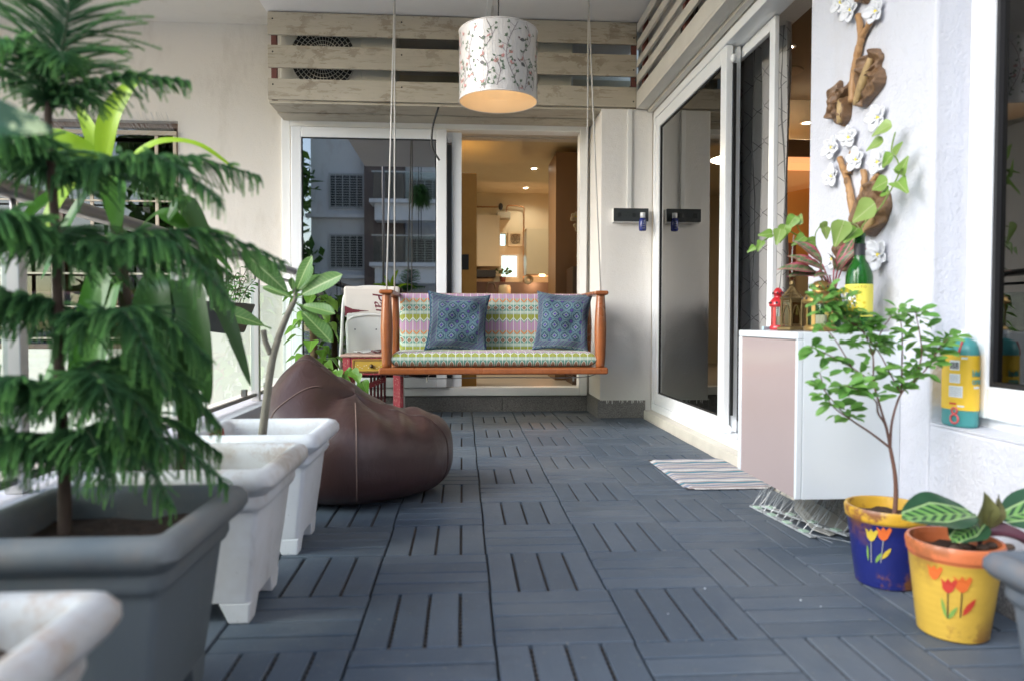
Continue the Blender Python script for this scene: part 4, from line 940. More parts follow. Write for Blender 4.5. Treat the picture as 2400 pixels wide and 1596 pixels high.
def branchlet(seed, L=.1, droop=.25):
    """one rope-like twig set all round with short curved needles; returns arrays"""
    rs = np.random.RandomState(seed); V = []; F = []; k_ = 12
    pts = np.array([[L*t, 0, -droop*L*t*t] for t in np.linspace(0, 1, k_)])
    for i in range(k_):
        r = .0015*(1-.5*i/k_)
        for j in range(3): a = j*2.094; V.append(pts[i]+[0, r*math.cos(a), r*math.sin(a)])
    for i in range(k_-1):
        for j in range(3): a, b = i*3+j, i*3+(j+1) % 3; F += [(a, b, b+3), (a, b+3, a+3)]
    nn = int(L/.0021)
    for i in range(nn):
        t = (i+.5)/nn; p = np.array([L*t, 0, -droop*L*t*t])
        for q in range(4):
            a = q*1.571+i*.8+rs.uniform(-.3, .3); ln = .0075*(1-.35*t)*rs.uniform(.8, 1.15)
            d = np.array([.85, .75*math.cos(a), .75*math.sin(a)])*ln; s_ = np.array([0, -math.sin(a), math.cos(a)])*.0009
            b = len(V); V += [p-s_, p+s_, p+d]; F.append((b, b+1, b+2))
    V = np.array(V); return V, np.array(F), V[:, 0]/L
TW = [branchlet(i, .1, d) for i, d in enumerate((.12, .28, .48))]
def npframe(d, up):
    m = frame((0, 0, 0), d, up).to_3x3(); return np.array(m)
def arauc_branch(pts, maxl, seed, parent, hang=.4, flat_up=(0, 0, 1), lmin=.3):
    rs = random.Random(seed); P = bez(pts, 14); n = len(P); AV = []; AF = []; AT = []; off = 0
    for i in range(2, n):
        t = i/(n-1); tg = (P[min(i+1, n-1)]-P[i-1]).normalized(); sd_ = tg.cross(Vector(flat_up)).normalized(); nr = sd_.cross(tg)
        for s_ in (-1, 1):
            for rep in range(1 if rs.random() < .65 else 2):
                L = maxl*(lmin+(1-lmin)*math.sin(math.pi*min(1, .15+t*.9))**.8)*rs.uniform(.7, 1.12)
                if t > .93: L *= .6
                d = tg*rs.uniform(.45, .75)+sd_*s_*rs.uniform(.75, 1)-Vector((0, 0, 1))*rs.uniform(-.1, .9)*hang+nr*rs.uniform(-.25, .3)
                V, F, T_ = TW[rs.randrange(3)]; s2 = L/.1
                Mx = npframe(d, (0, 0, 1)); sc = np.array([s2, min(1.25, .6+.5*s2), min(1.25, .6+.5*s2) if s2 < 1 else s2])
                p = P[i].lerp(P[i-1], rs.random()); AV.append((V*sc) @ Mx.T+np.array(p)); AF.append(F+off); AT.append(T_**1.5*rs.uniform(.4, 1)*(.35+.65*t)); off += len(V)
    V, F, T_ = TW[0]                                       # the branch end is a twig too
    V = np.concatenate(AV); F = np.concatenate(AF); T_ = np.concatenate(AT)
    me = npmesh('branch', V-np.array(org(parent)), F, M_NEED); a = me.attributes.new('tip', 'FLOAT', 'POINT'); a.data.foreach_set('value', T_.astype(np.float32))
    o = bpy.data.objects.new('branch', me); COL.objects.link(o); o.parent = parent; ORG[o.name] = org(parent)
    MB().tube(P, [lerp(.0036, .0012, i/(n-1)) for i in range(n)], 6).build('twig', M_GTWIG, o, smooth=True)
    return o
pine = thing('pine_tree', 'young feathery pine tree with tiered branches in the dark grey planter', 'tree', (-.70, 1.3, .3))
TR = [(-.70, 1.30, .29), (-.704, 1.31, .42), (-.715, 1.32, .57), (-.727, 1.34, .725), (-.736, 1.35, .88), (-.744, 1.35, 1.03), (-.742, 1.35, 1.075)]
MB().tube(bez(TR, 5), [lerp(.0115, .006, i/30) for i in range(31)], 10).build('trunk', M_BARKB, pine, smooth=True)
def tr(z):
    for a, b in zip(TR, TR[1:]):
        if z <= b[2]: t = (z-a[2])/(b[2]-a[2]); return Vector(a).lerp(Vector(b), t)
    return Vector(TR[-1])
def whorl(z, specs, maxl, hang):
    for i, (az, L, rise, drp) in enumerate(specs):
        b = tr(z+.006*i); d = Vector((math.cos(R(az)), math.sin(R(az)), 0))
        arauc_branch([b, b+d*L*.3+Vector((0, 0, rise*.75)), b+d*L*.65+Vector((0, 0, rise)), b+d*L+Vector((0, 0, rise-drp))], maxl, int(z*997)+i*13, pine, hang)
arauc_branch([tr(1.075), (-.725, 1.345, 1.13), (-.70, 1.33, 1.20), (-.68, 1.31, 1.28), (-.672, 1.30, 1.34)], .135, 1, pine, -.35, flat_up=(.1, -1, .2), lmin=.55)
whorl(1.065, [(4, .24, .065, .005), (176, .20, .07, .01), (250, .13, .08, .05), (95, .2, .06, 0), (310, .12, .07, .03)], .06, .2)
whorl(.935, [(3, .36, .05, .03), (-13, .33, .03, .08), (178, .26, .06, .05), (215, .22, .05, .08), (120, .2, .05, .04), (55, .26, .03, .05), (262, .16, .04, .07)], .095, .4)
whorl(.80, [(3, .40, .05, .055), (-12, .34, .02, .11), (30, .30, .03, .06), (175, .28, .05, .08), (200, .24, .03, .1), (255, .17, .03, .1), (100, .22, .03, .03)], .11, .6)
whorl(.69, [(-2, .27, .01, .09), (-24, .25, .0, .13), (185, .26, .03, .10), (160, .24, .02, .08), (230, .2, .02, .1)], .105, .7)
whorl(.53, [(6, .27, .06, .10), (-18, .22, .03, .11), (178, .25, .04, .10), (210, .20, .03, .10), (80, .2, .05, .1), (-36, .2, .03, .1), (245, .15, .02, .08), (28, .24, .05, .09)], .095, .6)
whorl(.44, [(-4, .29, .035, .08), (-22, .24, .02, .09), (180, .26, .04, .09), (205, .18, .02, .08), (60, .18, .03, .05), (20, .26, .03, .07), (-42, .18, .02, .08), (240, .14, .01, .06)], .085, .55)
# ---- corn plant with lime crown in the third planter
M_LIME = leafmat('lime_leaf', (.30, .50, .02), (.36, .56, .03), .38, .35); M_DKLF = leafmat('deep_green_leaf', (.028, .085, .018), (.045, .12, .022), .32, .2); M_MIDLF = leafmat('fresh_green_leaf', (.06, .19, .02), (.09, .24, .03), .36, .3)
corn = thing('corn_plant', 'corn plant with lime green crown and drooping dark leaves behind the pine', 'plant', (-.745, 1.68, .27))
MB().tube(bez([(-.745, 1.68, .26), (-.76, 1.70, .45), (-.79, 1.74, .70), (-.85, 1.82, .95), (-.88, 1.85, 1.05)], 6), .014, 10).build('stem', M_BARKB, corn, smooth=True)
MB().tube(bez([(-.66, 1.70, .26), (-.655, 1.72, .45), (-.67, 1.74, .72)], 6), .012, 10).build('stem', M_BARKB, corn, smooth=True)
cb = (-.886, 1.85, 1.03)
for pts, w, up, m_ in (
    ([cb, (-.885, 1.845, 1.10), (-.868, 1.84, 1.18), (-.835, 1.85, 1.25), (-.80, 1.87, 1.305)], .052, (0, -1, .1), M_LIME),
    ([cb, (-.905, 1.86, 1.10), (-.935, 1.87, 1.17), (-.97, 1.88, 1.235)], .036, (0, -1, .3), M_LIME),
    ([cb, (-.83, 1.84, 1.07), (-.79, 1.83, 1.10), (-.73, 1.83, 1.125), (-.65, 1.84, 1.118), (-.565, 1.85, 1.06)], .036, (0, -.6, .8), M_LIME),
    ([cb, (-.92, 1.84, 1.085), (-.96, 1.83, 1.115), (-1.01, 1.83, 1.15)], .06, (0, -1, .5), M_LIME),
    ([cb, (-.94, 1.83, 1.07), (-1.02, 1.82, 1.12), (-1.12, 1.82, 1.13)], .04, (0, -.5, .8), M_LIME),
    ([cb, (-.90, 1.78, 1.02), (-.93, 1.72, .95), (-.95, 1.69, .86)], .06, (0, 0, 1), M_LIME),
    ([cb, (-.85, 1.79, 1.03), (-.81, 1.72, .98), (-.78, 1.68, .88)], .065, (0, 0, 1), M_MIDLF),
    ([cb, (-.80, 1.86, 1.0), (-.70, 1.86, .97), (-.60, 1.85, .88)], .06, (0, 0, 1), M_MIDLF),
    ([cb, (-1.0, 1.86, 1.0), (-1.08, 1.85, .92), (-1.12, 1.84, .80)], .06, (0, 0, 1), M_MIDLF)): strap('leaf', pts, w, m_, corn, up)
for k_, (b, tp, w, m_) in enumerate((((-.80, 1.75, .78), (-.985, 1.70, .45), .062, M_MIDLF), ((-.81, 1.75, .82), (-.88, 1.66, .50), .06, M_MIDLF), ((-.80, 1.74, .75), (-.83, 1.64, .46), .065, M_MIDLF), ((-.72, 1.74, .80), (-.69, 1.60, .37), .085, M_DKLF),
        ((-.68, 1.75, .78), (-.615, 1.66, .40), .085, M_DKLF), ((-.67, 1.76, .80), (-.505, 1.74, .53), .05, M_DKLF), ((-.66, 1.74, .74), (-.74, 1.62, .36), .08, M_DKLF), ((-.70, 1.76, .92), (-.60, 1.80, .80), .06, M_DKLF),
        ((-.82, 1.78, .95), (-.98, 1.74, .78), .055, M_MIDLF), ((-.78, 1.78, .9), (-.55, 1.76, .80), .055, M_MIDLF), ((-.67, 1.74, .76), (-.56, 1.62, .50), .07, M_DKLF))):
    b = Vector(b); tp = Vector(tp); mid = b.lerp(tp, .4)+Vector((0, 0, .06+.02*(k_ % 3))); strap('leaf', [b, b.lerp(mid, .6)+Vector((0, 0, .03)), mid, mid.lerp(tp, .55)+Vector((0, 0, .01)), tp], w, m_, corn, (0, -.5, .85), twist=.3*(-1)**k_)
# ---- frangipani in the clean planter
fp = thing('frangipani', 'frangipani with bare grey stem and oblong leaves in the clean white planter', 'plant', (-.632, 2.28, .3))
MB().tube(bez([(-.632, 2.28, .29), (-.617, 2.285, .42), (-.600, 2.29, .55), (-.580, 2.295, .63), (-.556, 2.3, .695), (-.535, 2.3, .74)], 6), [lerp(.0135, .009, i/30) for i in range(31)], 12).build('stem', M_BARKG, fp, smooth=True)
MB().tube(bez([(-.603, 2.29, .58), (-.617, 2.285, .62), (-.622, 2.28, .655)], 5), .009, 8).build('stem', M_BARKG, fp, smooth=True)
MB().tube(bez([(-.545, 2.3, .715), (-.528, 2.3, .755), (-.53, 2.3, .79)], 5), .007, 8).build('stem', M_BARKG, fp, smooth=True)
M_FRL = leafmat('frangipani_leaf', (.085, .19, .045), (.11, .235, .06), .4, .22, midrib=(.30, .42, .16), wide=1.2, vein=70)
FL = [leafmesh('leaf', .165, .062, M_FRL, (1.25, .62), .08, .12, .02, 12, 4, seed=i) for i in range(3)]
for (b, tp, nr, s) in (((-.533, 2.3, .755), (-.665, 2.26, .892), (.3, -1, .4), 1.1), ((-.528, 2.295, .765), (-.475, 2.25, .875), (-.5, -1, .1), .95), ((-.525, 2.29, .755), (-.388, 2.24, .825), (.1, -1, .5), .95), ((-.52, 2.295, .735), (-.405, 2.24, .715), (0, -.8, .7), .75),
        ((-.52, 2.295, .725), (-.41, 2.22, .635), (.3, -.8, .6), .9), ((-.60, 2.29, .66), (-.745, 2.24, .722), (0, -.8, .7), .95), ((-.535, 2.3, .76), (-.49, 2.34, .86), (0, -1, .3), .9), ((-.53, 2.31, .77), (-.46, 2.4, .84), (0, -.5, .8), .7), ((-.535, 2.3, .775), (-.525, 2.24, .81), (0, -1, .3), .35), ((-.53, 2.31, .75), (-.64, 2.37, .80), (0, -.5, .8), .85), ((-.525, 2.3, .74), (-.46, 2.33, .68), (0, -.8, .6), .5)):
    d = Vector(tp)-Vector(b); putleaf('leaf', random.choice(FL), fp, Vector(b)+d*.12, d, nr, d.length*.95/.16)
    MB().tube([b, Vector(b)+d*.17], .0022, 6).build('leaf_stalk', M_MIDLF, fp)
# ---- dumb cane and a sedum in the nearest planter
def m_dumb():
    m = NM('mottled_leaf', (.03, .09, .03), .4); m.col(m.mix(m.noise(26, 4, .6).ss(.54, .62), (.022, .075, .03), (.40, .48, .26))); return m.mat
dc = thing('dumb_cane', 'mottled dumb cane leaf reaching in from the left edge', 'plant', (-.66, .72, .3))
MB().tube(bez([(-.66, .72, .3), (-.68, .75, .6), (-.70, .79, .88)], 6), .011, 10).build('stem', M_MIDLF, dc, smooth=True)
DL = leafmesh('leaf', .235, .085, m_dumb(), (.85, .75), .05, .2, .03)
putleaf('leaf', DL, dc, (-.69, .80, .90), (.215, .05, .01), (.2, -.75, .6)); putleaf('leaf', DL, dc, (-.70, .78, .88), (-.2, -.05, .05), (.2, -.5, .8)); putleaf('leaf', DL, dc, (-.69, .76, .85), (-.1, -.2, .12), (0, 0, 1))
sd2 = thing('sedum', 'small yellow green sedum at the edge of the nearest planter', 'plant', (-.60, .86, .3)); s2 = MB()
for i in range(140):
    a = random.random()*6.28; r_ = random.random()*.05; z = .30+random.random()*.085*(1-r_*8); p = Vector((-.60+r_*math.cos(a), .835+r_*math.sin(a)*.6, z))
    d = Vector((math.cos(a), math.sin(a), random.uniform(.2, 1.2))).normalized(); s2.add([p, p+d*.008+Vector((.004, 0, 0)), p+d*.018, p+d*.008-Vector((.004, 0, 0))], [(0, 1, 2, 3)])
s2.build('foliage', leafmat('sedum_leaf', (.22, .34, .05), (.30, .40, .09), rnd='isl'), sd2)
# ---- black trough hung on the railing
tg_ = thing('railing_trough', 'black planter trough with white bolts hooked on the railing', 'planter', (-1.17, 3.66, .63))
MB().add([(-1.21, 3.50, .63), (-1.13, 3.50, .62), (-1.13, 3.80, .62), (-1.21, 3.80, .63), (-1.225, 3.44, .775), (-1.095, 3.44, .77), (-1.095, 3.88, .77), (-1.225, 3.88, .775)], [(0, 3, 2, 1), (0, 1, 5, 4), (1, 2, 6, 5), (2, 3, 7, 6), (3, 0, 4, 7), (4, 5, 6, 7)]).build('trough', M_BLACKP, tg_, bevel=.008)
for x, y, z in ((-1.114, 3.60, .725), (-1.122, 3.64, .675)): MB().ell((x+.004, y, z), (.004, .008, .008), 10, 6).build('bolt', M_UPVC, tg_, smooth=True)
for y in (3.55, 3.78): MB().tube(bez([(-1.22, y, .77), (-1.215, y, .9), (-1.22, y, 1.07), (-1.25, y, 1.08), (-1.285, y, 1.06)], 4), .004, 6).build('hook', M_DARKM, tg_)
M_SML = leafmat('small_green_leaf', (.05, .17, .03), (.10, .26, .05), .4, .3)
SML = [leafmesh('leaf', .045, .022, M_SML, (.9, .7), .2, .15, 0, 5, 2, seed=i) for i in range(3)]
tp_ = thing('trailing_plant', 'small leaved plant growing in the black railing trough', 'plant', (-1.16, 3.66, .77))
for i in range(16):
    a = random.random()*6.28; b = Vector((random.uniform(-1.19, -1.12), random.uniform(3.48, 3.84), .77)); e = b+Vector((random.uniform(-.02, .10), random.uniform(-.14, .1), random.uniform(.06, .2)))
    MB().tube([b, b.lerp(e, .5)+Vector((0, 0, .02)), e], .0018, 5).build('stem', M_BARKB, tp_)
    for k_ in range(7):
        t = .3+.7*k_/6; aa = random.random()*6.28; putleaf('leaf', random.choice(SML), tp_, b.lerp(e, t), (math.cos(aa), math.sin(aa), random.uniform(-.3, .5)), (0, -.4, 1), random.uniform(.6, 1.2))
# ---- pothos climbing in the far corner
M_POT = leafmat('pothos_leaf', (.11, .26, .03), (.20, .38, .06), .38, .3, midrib=(.3, .45, .12), wide=.6); M_POTV = leafmat('variegated_pothos_leaf', (.30, .42, .12), (.17, .34, .05), .36, .3, midrib=(.45, .5, .25), wide=.6)
def heart(name, L, W, m, seed=0, droop=.3):
    mb = MB(); pts = [(0, 0, 0)]; rs = random.Random(seed); n = 16
    for i in range(n):
        a = -math.pi+2*math.pi*(i+.5)/n; rr = (1-.62*abs(a)/math.pi*(1 if abs(a) < 2.4 else .8)) ; x = math.cos(a)*.5*rr+.22+.28*max(0, math.cos(a))**6; y = math.sin(a)*.52*(.75+.35*math.sin(abs(a)*.7)); pts.append((x*L*1.1, y*W, abs(y)*W*.35-droop*L*max(0, x)**2+.02*L*math.sin(a*3+seed)))
    pts[0] = (.2*L, 0, 0); mb.add(pts, [(0, 1+i, 1+(i+1) % n) for i in range(n)]); return mb.mesh(name, m, smooth=True)
HP = [heart('leaf', .085, .075, M_POT, i, .2+.15*i) for i in range(3)]; HV = [heart('leaf', .075, .055, M_POTV, i, .2+.2*i) for i in range(3)]
po = thing('pothos', 'green pothos climbing in the corner behind the bean bag', 'plant', (-1.02, 5.0, 0))
MB().lathe([(0, 0), (.075, 0), (.10, .19), (.105, .2), (.095, .2), (.09, .17), (0, .17)], (-1.02, 5.0, .001), 24).build('pot', mat('terracotta', (.30, .10, .045), .8, var=.2), po, auto=40)
MB().tube([(-1.02, 5.0, .15), (-1.03, 5.0, .78)], .025, 10).build('moss_pole', mat('coir', (.11, .07, .035), .95, var=.4, vsc=40, bump=.8, bsc=80), po, smooth=True)
for i in range(58):
    z = random.uniform(.18, .86); a = random.uniform(-3.4, 1.0); b = Vector((-1.02+.03*math.cos(a), 5.0+.03*math.sin(a), z)); d = Vector((math.cos(a), math.sin(a), random.uniform(-.3, .5)))
    e = b+d*random.uniform(.04, .13); putleaf('leaf', random.choice(HP), po, e, d+Vector((0, 0, -.7)), (d.x, d.y, .7), random.uniform(.7, 1.25))
    MB().tube([b, e], .0016, 4).build('leaf_stalk', M_POT, po)
for i in range(9):
    b = Vector((-.95+.035*i, 4.90-.012*i, .40-.01*i+random.uniform(-.07, .05))); putleaf('leaf', HP[i % 3], po, b, (random.uniform(-.3, 1), -.4, random.uniform(-.9, -.2)), (0, -1, .5), random.uniform(.7, 1.1))
# ================================================================== white cabinet hung on the pillar and the things on it
M_LAM = mat('white_laminate', (.73, .775, .81), .28, var=.03, vsc=2, coat=.2); M_MAUVE = mat('mauve_gloss', (.46, .37, .36), .16, var=.04, vsc=2, coat=.6)
cbn = thing('wall_cabinet', 'small white wall hung cabinet with mauve gloss door on the pillar', 'cabinet', (1.14, 2.26, .16))
CX0, CX1, CY0, CY1, CZ0, CZ1 = .98, 1.299, 2.04, 2.488, .16, .655
cc = MB(); cc.box(CX0+.02, CX1, CY0, CY0+.018, CZ0, CZ1); cc.box(CX0+.02, CX1, CY1-.018, CY1, CZ0, CZ1); cc.box(CX0+.02, CX1, CY0+.018, CY1-.018, CZ1-.018, CZ1); cc.box(CX0+.02, CX1, CY0+.018, CY1-.018, CZ0, CZ0+.018); cc.box(CX1-.012, CX1, CY0+.018, CY1-.018, CZ0+.018, CZ1-.018)
cc.build('carcass', M_LAM, cbn, bevel=.0015)
dd = MB().box(CX0, CX0+.019, CY0, CY1, CZ1-.022, CZ1).box(CX0, CX0+.019, CY1-.022, CY1, CZ0, CZ1-.0225).box(CX0, CX0+.019, CY0, CY0+.012, CZ0, CZ1-.0225).build('cabinet_door', M_LAM, cbn, bevel=.003)
MB().box(CX0+.004, CX0+.014, CY0+.0125, CY1-.0225, CZ0+.001, CZ1-.024).build('door_panel', M_MAUVE, dd)
ZT = CZ1
BT = glassmat('green_bottle_glass', (.10, .34, .07), 1.5, .9, .02)
def m_bottle():
    m = NM('green_bottle', (.02, .16, .02), .06, Transmission_Weight=.55, IOR=1.45); return m.mat
M_BOT = m_bottle()
wb_ = thing('wine_bottle', 'green wine bottle with yellow label holding pothos cuttings', 'bottle', (1.2, 2.1, ZT))
bc = (1.2, 2.1, ZT+.001)
MB().lathe([(0, 0), (.036, 0), (.0385, .006), (.0385, .165), (.036, .18), (.026, .203), (.017, .218), (.0155, .235), (.0145, .285), (.0165, .287), (.0165, .297), (.0125, .298), (.0125, .27)], bc, 36).build('glass', M_BOT, wb_, smooth=True)
def m_label():
    m = NM('yellow_label', (.80, .70, .10), .6); x, y, z = m.xyz(); ang = (y*-1).op('ARCTAN2', x*-1)
    pic = ang.band(-.25, .85)*z.band(.055, .118); c = m.mix(pic, (.80, .72, .10), m.mix(m.noise(95, 4, .7).ss(.45, .55), (.85, .85, .8), (.05, .09, .06)))
    c = m.mix(ang.band(-1.0, -.7)*z.band(.10, .128)*((z*300).fract() < .5), c, (.35, .38, .40)); m.col(c); return m.mat
MB().lathe([(.0392, .045), (.0392, .142)], bc, 48).build('label', m_label(), wb_, smooth=True)
MB().lathe([(.0160, .228), (.0165, .265)], bc, 24).build('neck_band', mat('black_band', (.02, .02, .025), .45, var=0), wb_, smooth=True)
text('G U S T O', .010, Matrix.Translation((1.178, 2.0655, ZT+.134)) @ Matrix.Rotation(R(-32), 4, 'Z') @ XZ, mat('brown_ink', (.3, .22, .03), .6, var=0), wb_)
def vinepts(pts, r, m, parent): return MB().tube(bez(pts, 5), r, 6).build('vine', m, parent, smooth=True)
pb = thing('pothos', 'variegated pothos cuttings rising from the wine bottle', 'plant', (1.2, 2.1, ZT+.28))
V1 = [(1.2, 2.1, ZT+.2), (1.203, 2.1, .965), (1.23, 2.05, 1.02), (1.24, 1.998, 1.08), (1.24, 1.972, 1.115), (1.245, 1.99, 1.15), (1.25, 2.027, 1.185), (1.25, 2.01, 1.235)]
vinepts(V1, .0022, M_POTV, pb); vinepts([(1.2, 2.1, ZT+.2), (1.2, 2.1, .96), (1.17, 2.1, .985), (1.135, 2.08, .975)], .0018, M_POTV, pb); vinepts([(1.24, 1.998, 1.08), (1.235, 1.96, 1.085)], .0016, M_POTV, pb)
for (p, d, nr, s) in (((1.24, 2.015, 1.255), (-.1, .10, -.03), (-.8, -.6, .4), .75), ((1.24, 2.055, 1.22), (-.08, .10, -.04), (-.7, -.6, .5), .70), ((1.235, 2.0, 1.165), (-.05, .1, -.06), (-.8, -.7, .2), .65), ((1.24, 1.99, 1.165), (-.02, -.07, .05), (-.8, -.5, .4), .6), ((1.24, 1.965, 1.105), (-.02, -.06, .07), (-.7, -.6, .3), .65),
        ((1.24, 1.975, 1.118), (-.05, -.08, -.01), (-.4, -.4, .8), .55), ((1.235, 2.02, 1.095), (-.03, .09, -.02), (-.8, -.7, .1), .8), ((1.235, 1.975, 1.085), (-.03, -.1, -.03), (-.6, -.5, .6), .8), ((1.22, 2.06, 1.035), (-.04, .08, -.05), (-.8, -.8, .1), 1.15), ((1.138, 2.08, .985), (-.02, .02, -.08), (-.5, -.9, .1), 1.0), ((1.185, 2.09, .965), (-.06, -.02, -.05), (-.4, -.9, .3), .8), ((1.235, 2.02, 1.06), (.0, .06, .05), (-.9, -.5, 0), .6)):
    putleaf('leaf', random.choice(HV), pb, p, d, nr, s)
pv = thing('pothos', 'trailing pothos reaching left over the lanterns', 'plant', (1.19, 2.33, ZT))
MB().lathe([(0, 0), (.035, 0), (.045, .03), (.045, .08), (.025, .12), (.018, .15), (.02, .155), (.015, .15)], (1.21, 2.345, ZT+.001), 24).build('vase', M_BOT, pv, smooth=True)
vinepts([(1.21, 2.345, ZT+.08), (1.205, 2.34, .86), (1.163, 2.3, .935), (1.13, 2.3, .957), (1.096, 2.3, .972), (1.06, 2.3, .985), (1.015, 2.3, .967), (.975, 2.3, .943), (.952, 2.3, .925)], .0022, M_POTV, pv)
vinepts([(1.163, 2.3, .935), (1.162, 2.3, .975), (1.175, 2.295, 1.0)], .0016, M_POTV, pv); vinepts([(1.13, 2.3, .957), (1.105, 2.3, .99), (1.09, 2.29, 1.01)], .0018, M_POTV, pv)
for (p, d, s) in (((1.088, 2.29, 1.03), (-.03, 0, -.04), .7), ((1.095, 2.29, 1.005), (.02, 0, .05), .5), ((1.055, 2.29, 1.0), (-.02, 0, -.06), .7), ((1.035, 2.285, .985), (-.02, -.02, -.05), .7), ((1.01, 2.29, .972), (-.06, 0, .0), .55), ((.975, 2.29, .948), (-.02, -.02, -.03), .45), ((.953, 2.29, .93), (-.03, 0, -.02), .38), ((1.178, 2.29, 1.01), (.02, 0, -.03), .5), ((1.19, 2.29, .995), (.01, 0, -.06), .5), ((1.155, 2.29, .945), (-.06, -.01, .01), .6), ((1.12, 2.29, .965), (-.06, -.02, -.03), .6)):
    putleaf('leaf', random.choice(HV), pv, p, d, (-.3, -1, .3), s)
ag = thing('aglaonema', 'aglaonema with pink edged leaves between the lanterns and the bottle', 'plant', (1.185, 2.24, ZT))
MB().lathe([(0, 0), (.028, 0), (.03, .1), (.022, .13), (.018, .135)], (1.188, 2.235, ZT+.001), 20).build('vase', M_BOT, ag, smooth=True)
def m_agl():
    m = NM('pink_edged_leaf', (.1, .16, .06), .4); x, y, z = m.xyz(); e = y.abs().ss(.010, .017)
    c = m.mix(m.noise(40, 3).ss(.45, .6), (.07, .13, .05), (.17, .24, .11)); c = m.mix((((x*60)+(y.abs()*50)).fract() > .75)*.5, c, (.32, .10, .12)); c = m.mix(e, c, (.36, .07, .10)); c = m.mix(y.abs() < .0013, c, (.48, .14, .18)); m.col(c); return m.mat
AL = leafmesh('leaf', .125, .043, m_agl(), (.85, .75), .3, .2, .04)
M_PINKST = mat('pink_stalk', (.45, .16, .19), .5, var=.15)
for (tp, s) in (((1.085, 2.22, .925), 1), ((1.03, 2.21, .853), 1.05), ((1.075, 2.24, .885), .9), ((1.10, 2.2, .86), .9), ((1.22, 2.2, .915), .85), ((1.16, 2.17, .875), .7), ((1.09, 2.22, .825), .95), ((1.25, 2.2, .89), .8), ((1.24, 2.26, .88), .8), ((1.13, 2.18, .82), .8), ((1.20, 2.19, .86), .8)):
    b = Vector((1.19, 2.235, ZT+.10)); tp = Vector(tp); md = b.lerp(tp, .38)+Vector((0, 0, .05)); MB().tube(bez([b, b.lerp(md, .5)+Vector((0, 0, .012)), md], 4), .0026, 6).build('leaf_stalk', M_PINKST, ag, smooth=True)
    putleaf('leaf', AL, ag, md, (tp-md)+Vector((0, 0, .02)), (-.25, -.7, .8), s)
# lanterns
M_BRASS = mat('aged_brass', (.36, .23, .075), .38, .75, var=.15, vsc=30); M_BRONZ = mat('antique_bronze', (.20, .14, .06), .42, .7, var=.3, vsc=40); M_REDE = mat('red_enamel', (.45, .012, .02), .28, var=.05, coat=.4)
def lantern_round(name, label, c, R_, H, m, grp='metal lanterns on the cabinet'):
    r = thing(name, label, 'lantern', c, grp); k_ = H/.155
    MB().lathe([(0, 0), (R_*.95, 0), (R_, .006*k_), (R_, .012*k_), (R_*.86, .018*k_)], c, 28, cap=False).build('base', m, r, smooth=True)
    for i in range(4):
        a = i*1.5708+.6; MB().box(-.006, .006, -.0015, .0015, 0, .07*k_, M=Matrix.Translation((c[0]+R_*.82*math.cos(a), c[1]+R_*.82*math.sin(a), c[2]+.017*k_)) @ Matrix.Rotation(a+1.57, 4, 'Z')).build('upright', m, r)
    MB().lathe([(R_*.78, .02*k_), (R_*.78, .086*k_)], c, 28).build('chimney', M_CLEAR, r, smooth=True)
    MB().lathe([(R_*.84, .085*k_), (R_*1.08, .087*k_), (R_*1.10, .094*k_), (R_*.95, .108*k_), (R_*.6, .118*k_), (R_*.5, .120*k_), (R_*.5, .130*k_), (R_*.66, .131*k_), (R_*.62, .140*k_), (R_*.35, .153*k_), (0, .157*k_)], c, 32).build('lid', m, r, smooth=True)
    hs = MB()
    for i in range(8):
        a = i*.785+.2
        for rr, zz, s in ((R_*1.04, .100*k_, .0045), (R_*.66, .136*k_, .0035)): hs.ell((c[0]+rr*math.cos(a), c[1]+rr*math.sin(a), c[2]+zz), (s, s, s), 6, 4)
    hs.build('pierced_star', M_BLACKP, r)
    MB().lathe([(0, 0), (R_*.4, 0), (R_*.4, .03*k_), (0, .03*k_)], (c[0], c[1], c[2]+.02*k_), 14).build('candle', M_CRC, r)
    return r
lg = lantern_round('lantern', 'round gold metal lantern with pierced stars on the cabinet', (1.118, 2.175, ZT+.001), .049, .157, M_BRASS)
lantern_round('lantern', 'small red enamel lantern at the far end of the cabinet', (1.092, 2.42, ZT+.001), .027, .145, M_REDE)
lb = thing('lantern', 'bronze hexagonal filigree lantern hanging loop on top', 'lantern', (1.085, 2.30, ZT), 'metal lanterns on the cabinet'); c = (1.085, 2.30, ZT+.001)
MB().lathe([(.045, 0), (.05, .004), (.05, .01), (.036, .014)], c, 6, cap=True).build('base', M_BRONZ, lb)
for i in range(6):
    a = i*1.0472; b = a+1.0472; p = lambda an, z, rr=.036: (c[0]+rr*math.cos(an), c[1]+rr*math.sin(an), c[2]+z)
    MB().tube([p(a, .012), p(a, .105)], .0028, 6).build('upright', M_BRONZ, lb)
    q = MB(); n = 9
    for zz in (.02, .094, .1): q.tube([p(a, zz), p(b, zz)], .0016, 5)
    ar = [Vector(p(a, 0)).lerp(Vector(p(b, 0)), .12+.76*t/n)+Vector((0, 0, .05+.034*math.sin(math.pi*t/n))) for t in range(n+1)]; q.tube(ar, .0016, 5)
    q.tube([ar[0], Vector((ar[0].x, ar[0].y, c[2]+.02))], .0016, 5); q.tube([ar[-1], Vector((ar[-1].x, ar[-1].y, c[2]+.02))], .0016, 5)
    q.build('filigree_panel', M_BRONZ, lb)
    MB().add([p(a, .016, .034), p(b, .016, .034), p(b, .098, .034), p(a, .098, .034)], [(0, 1, 2, 3)]).build('pane', glassmat('lantern_pane', (.55, .48, .40), 1.5) if 'lantern_pane' not in MATS else MATS['lantern_pane'], lb)
rf = MB()
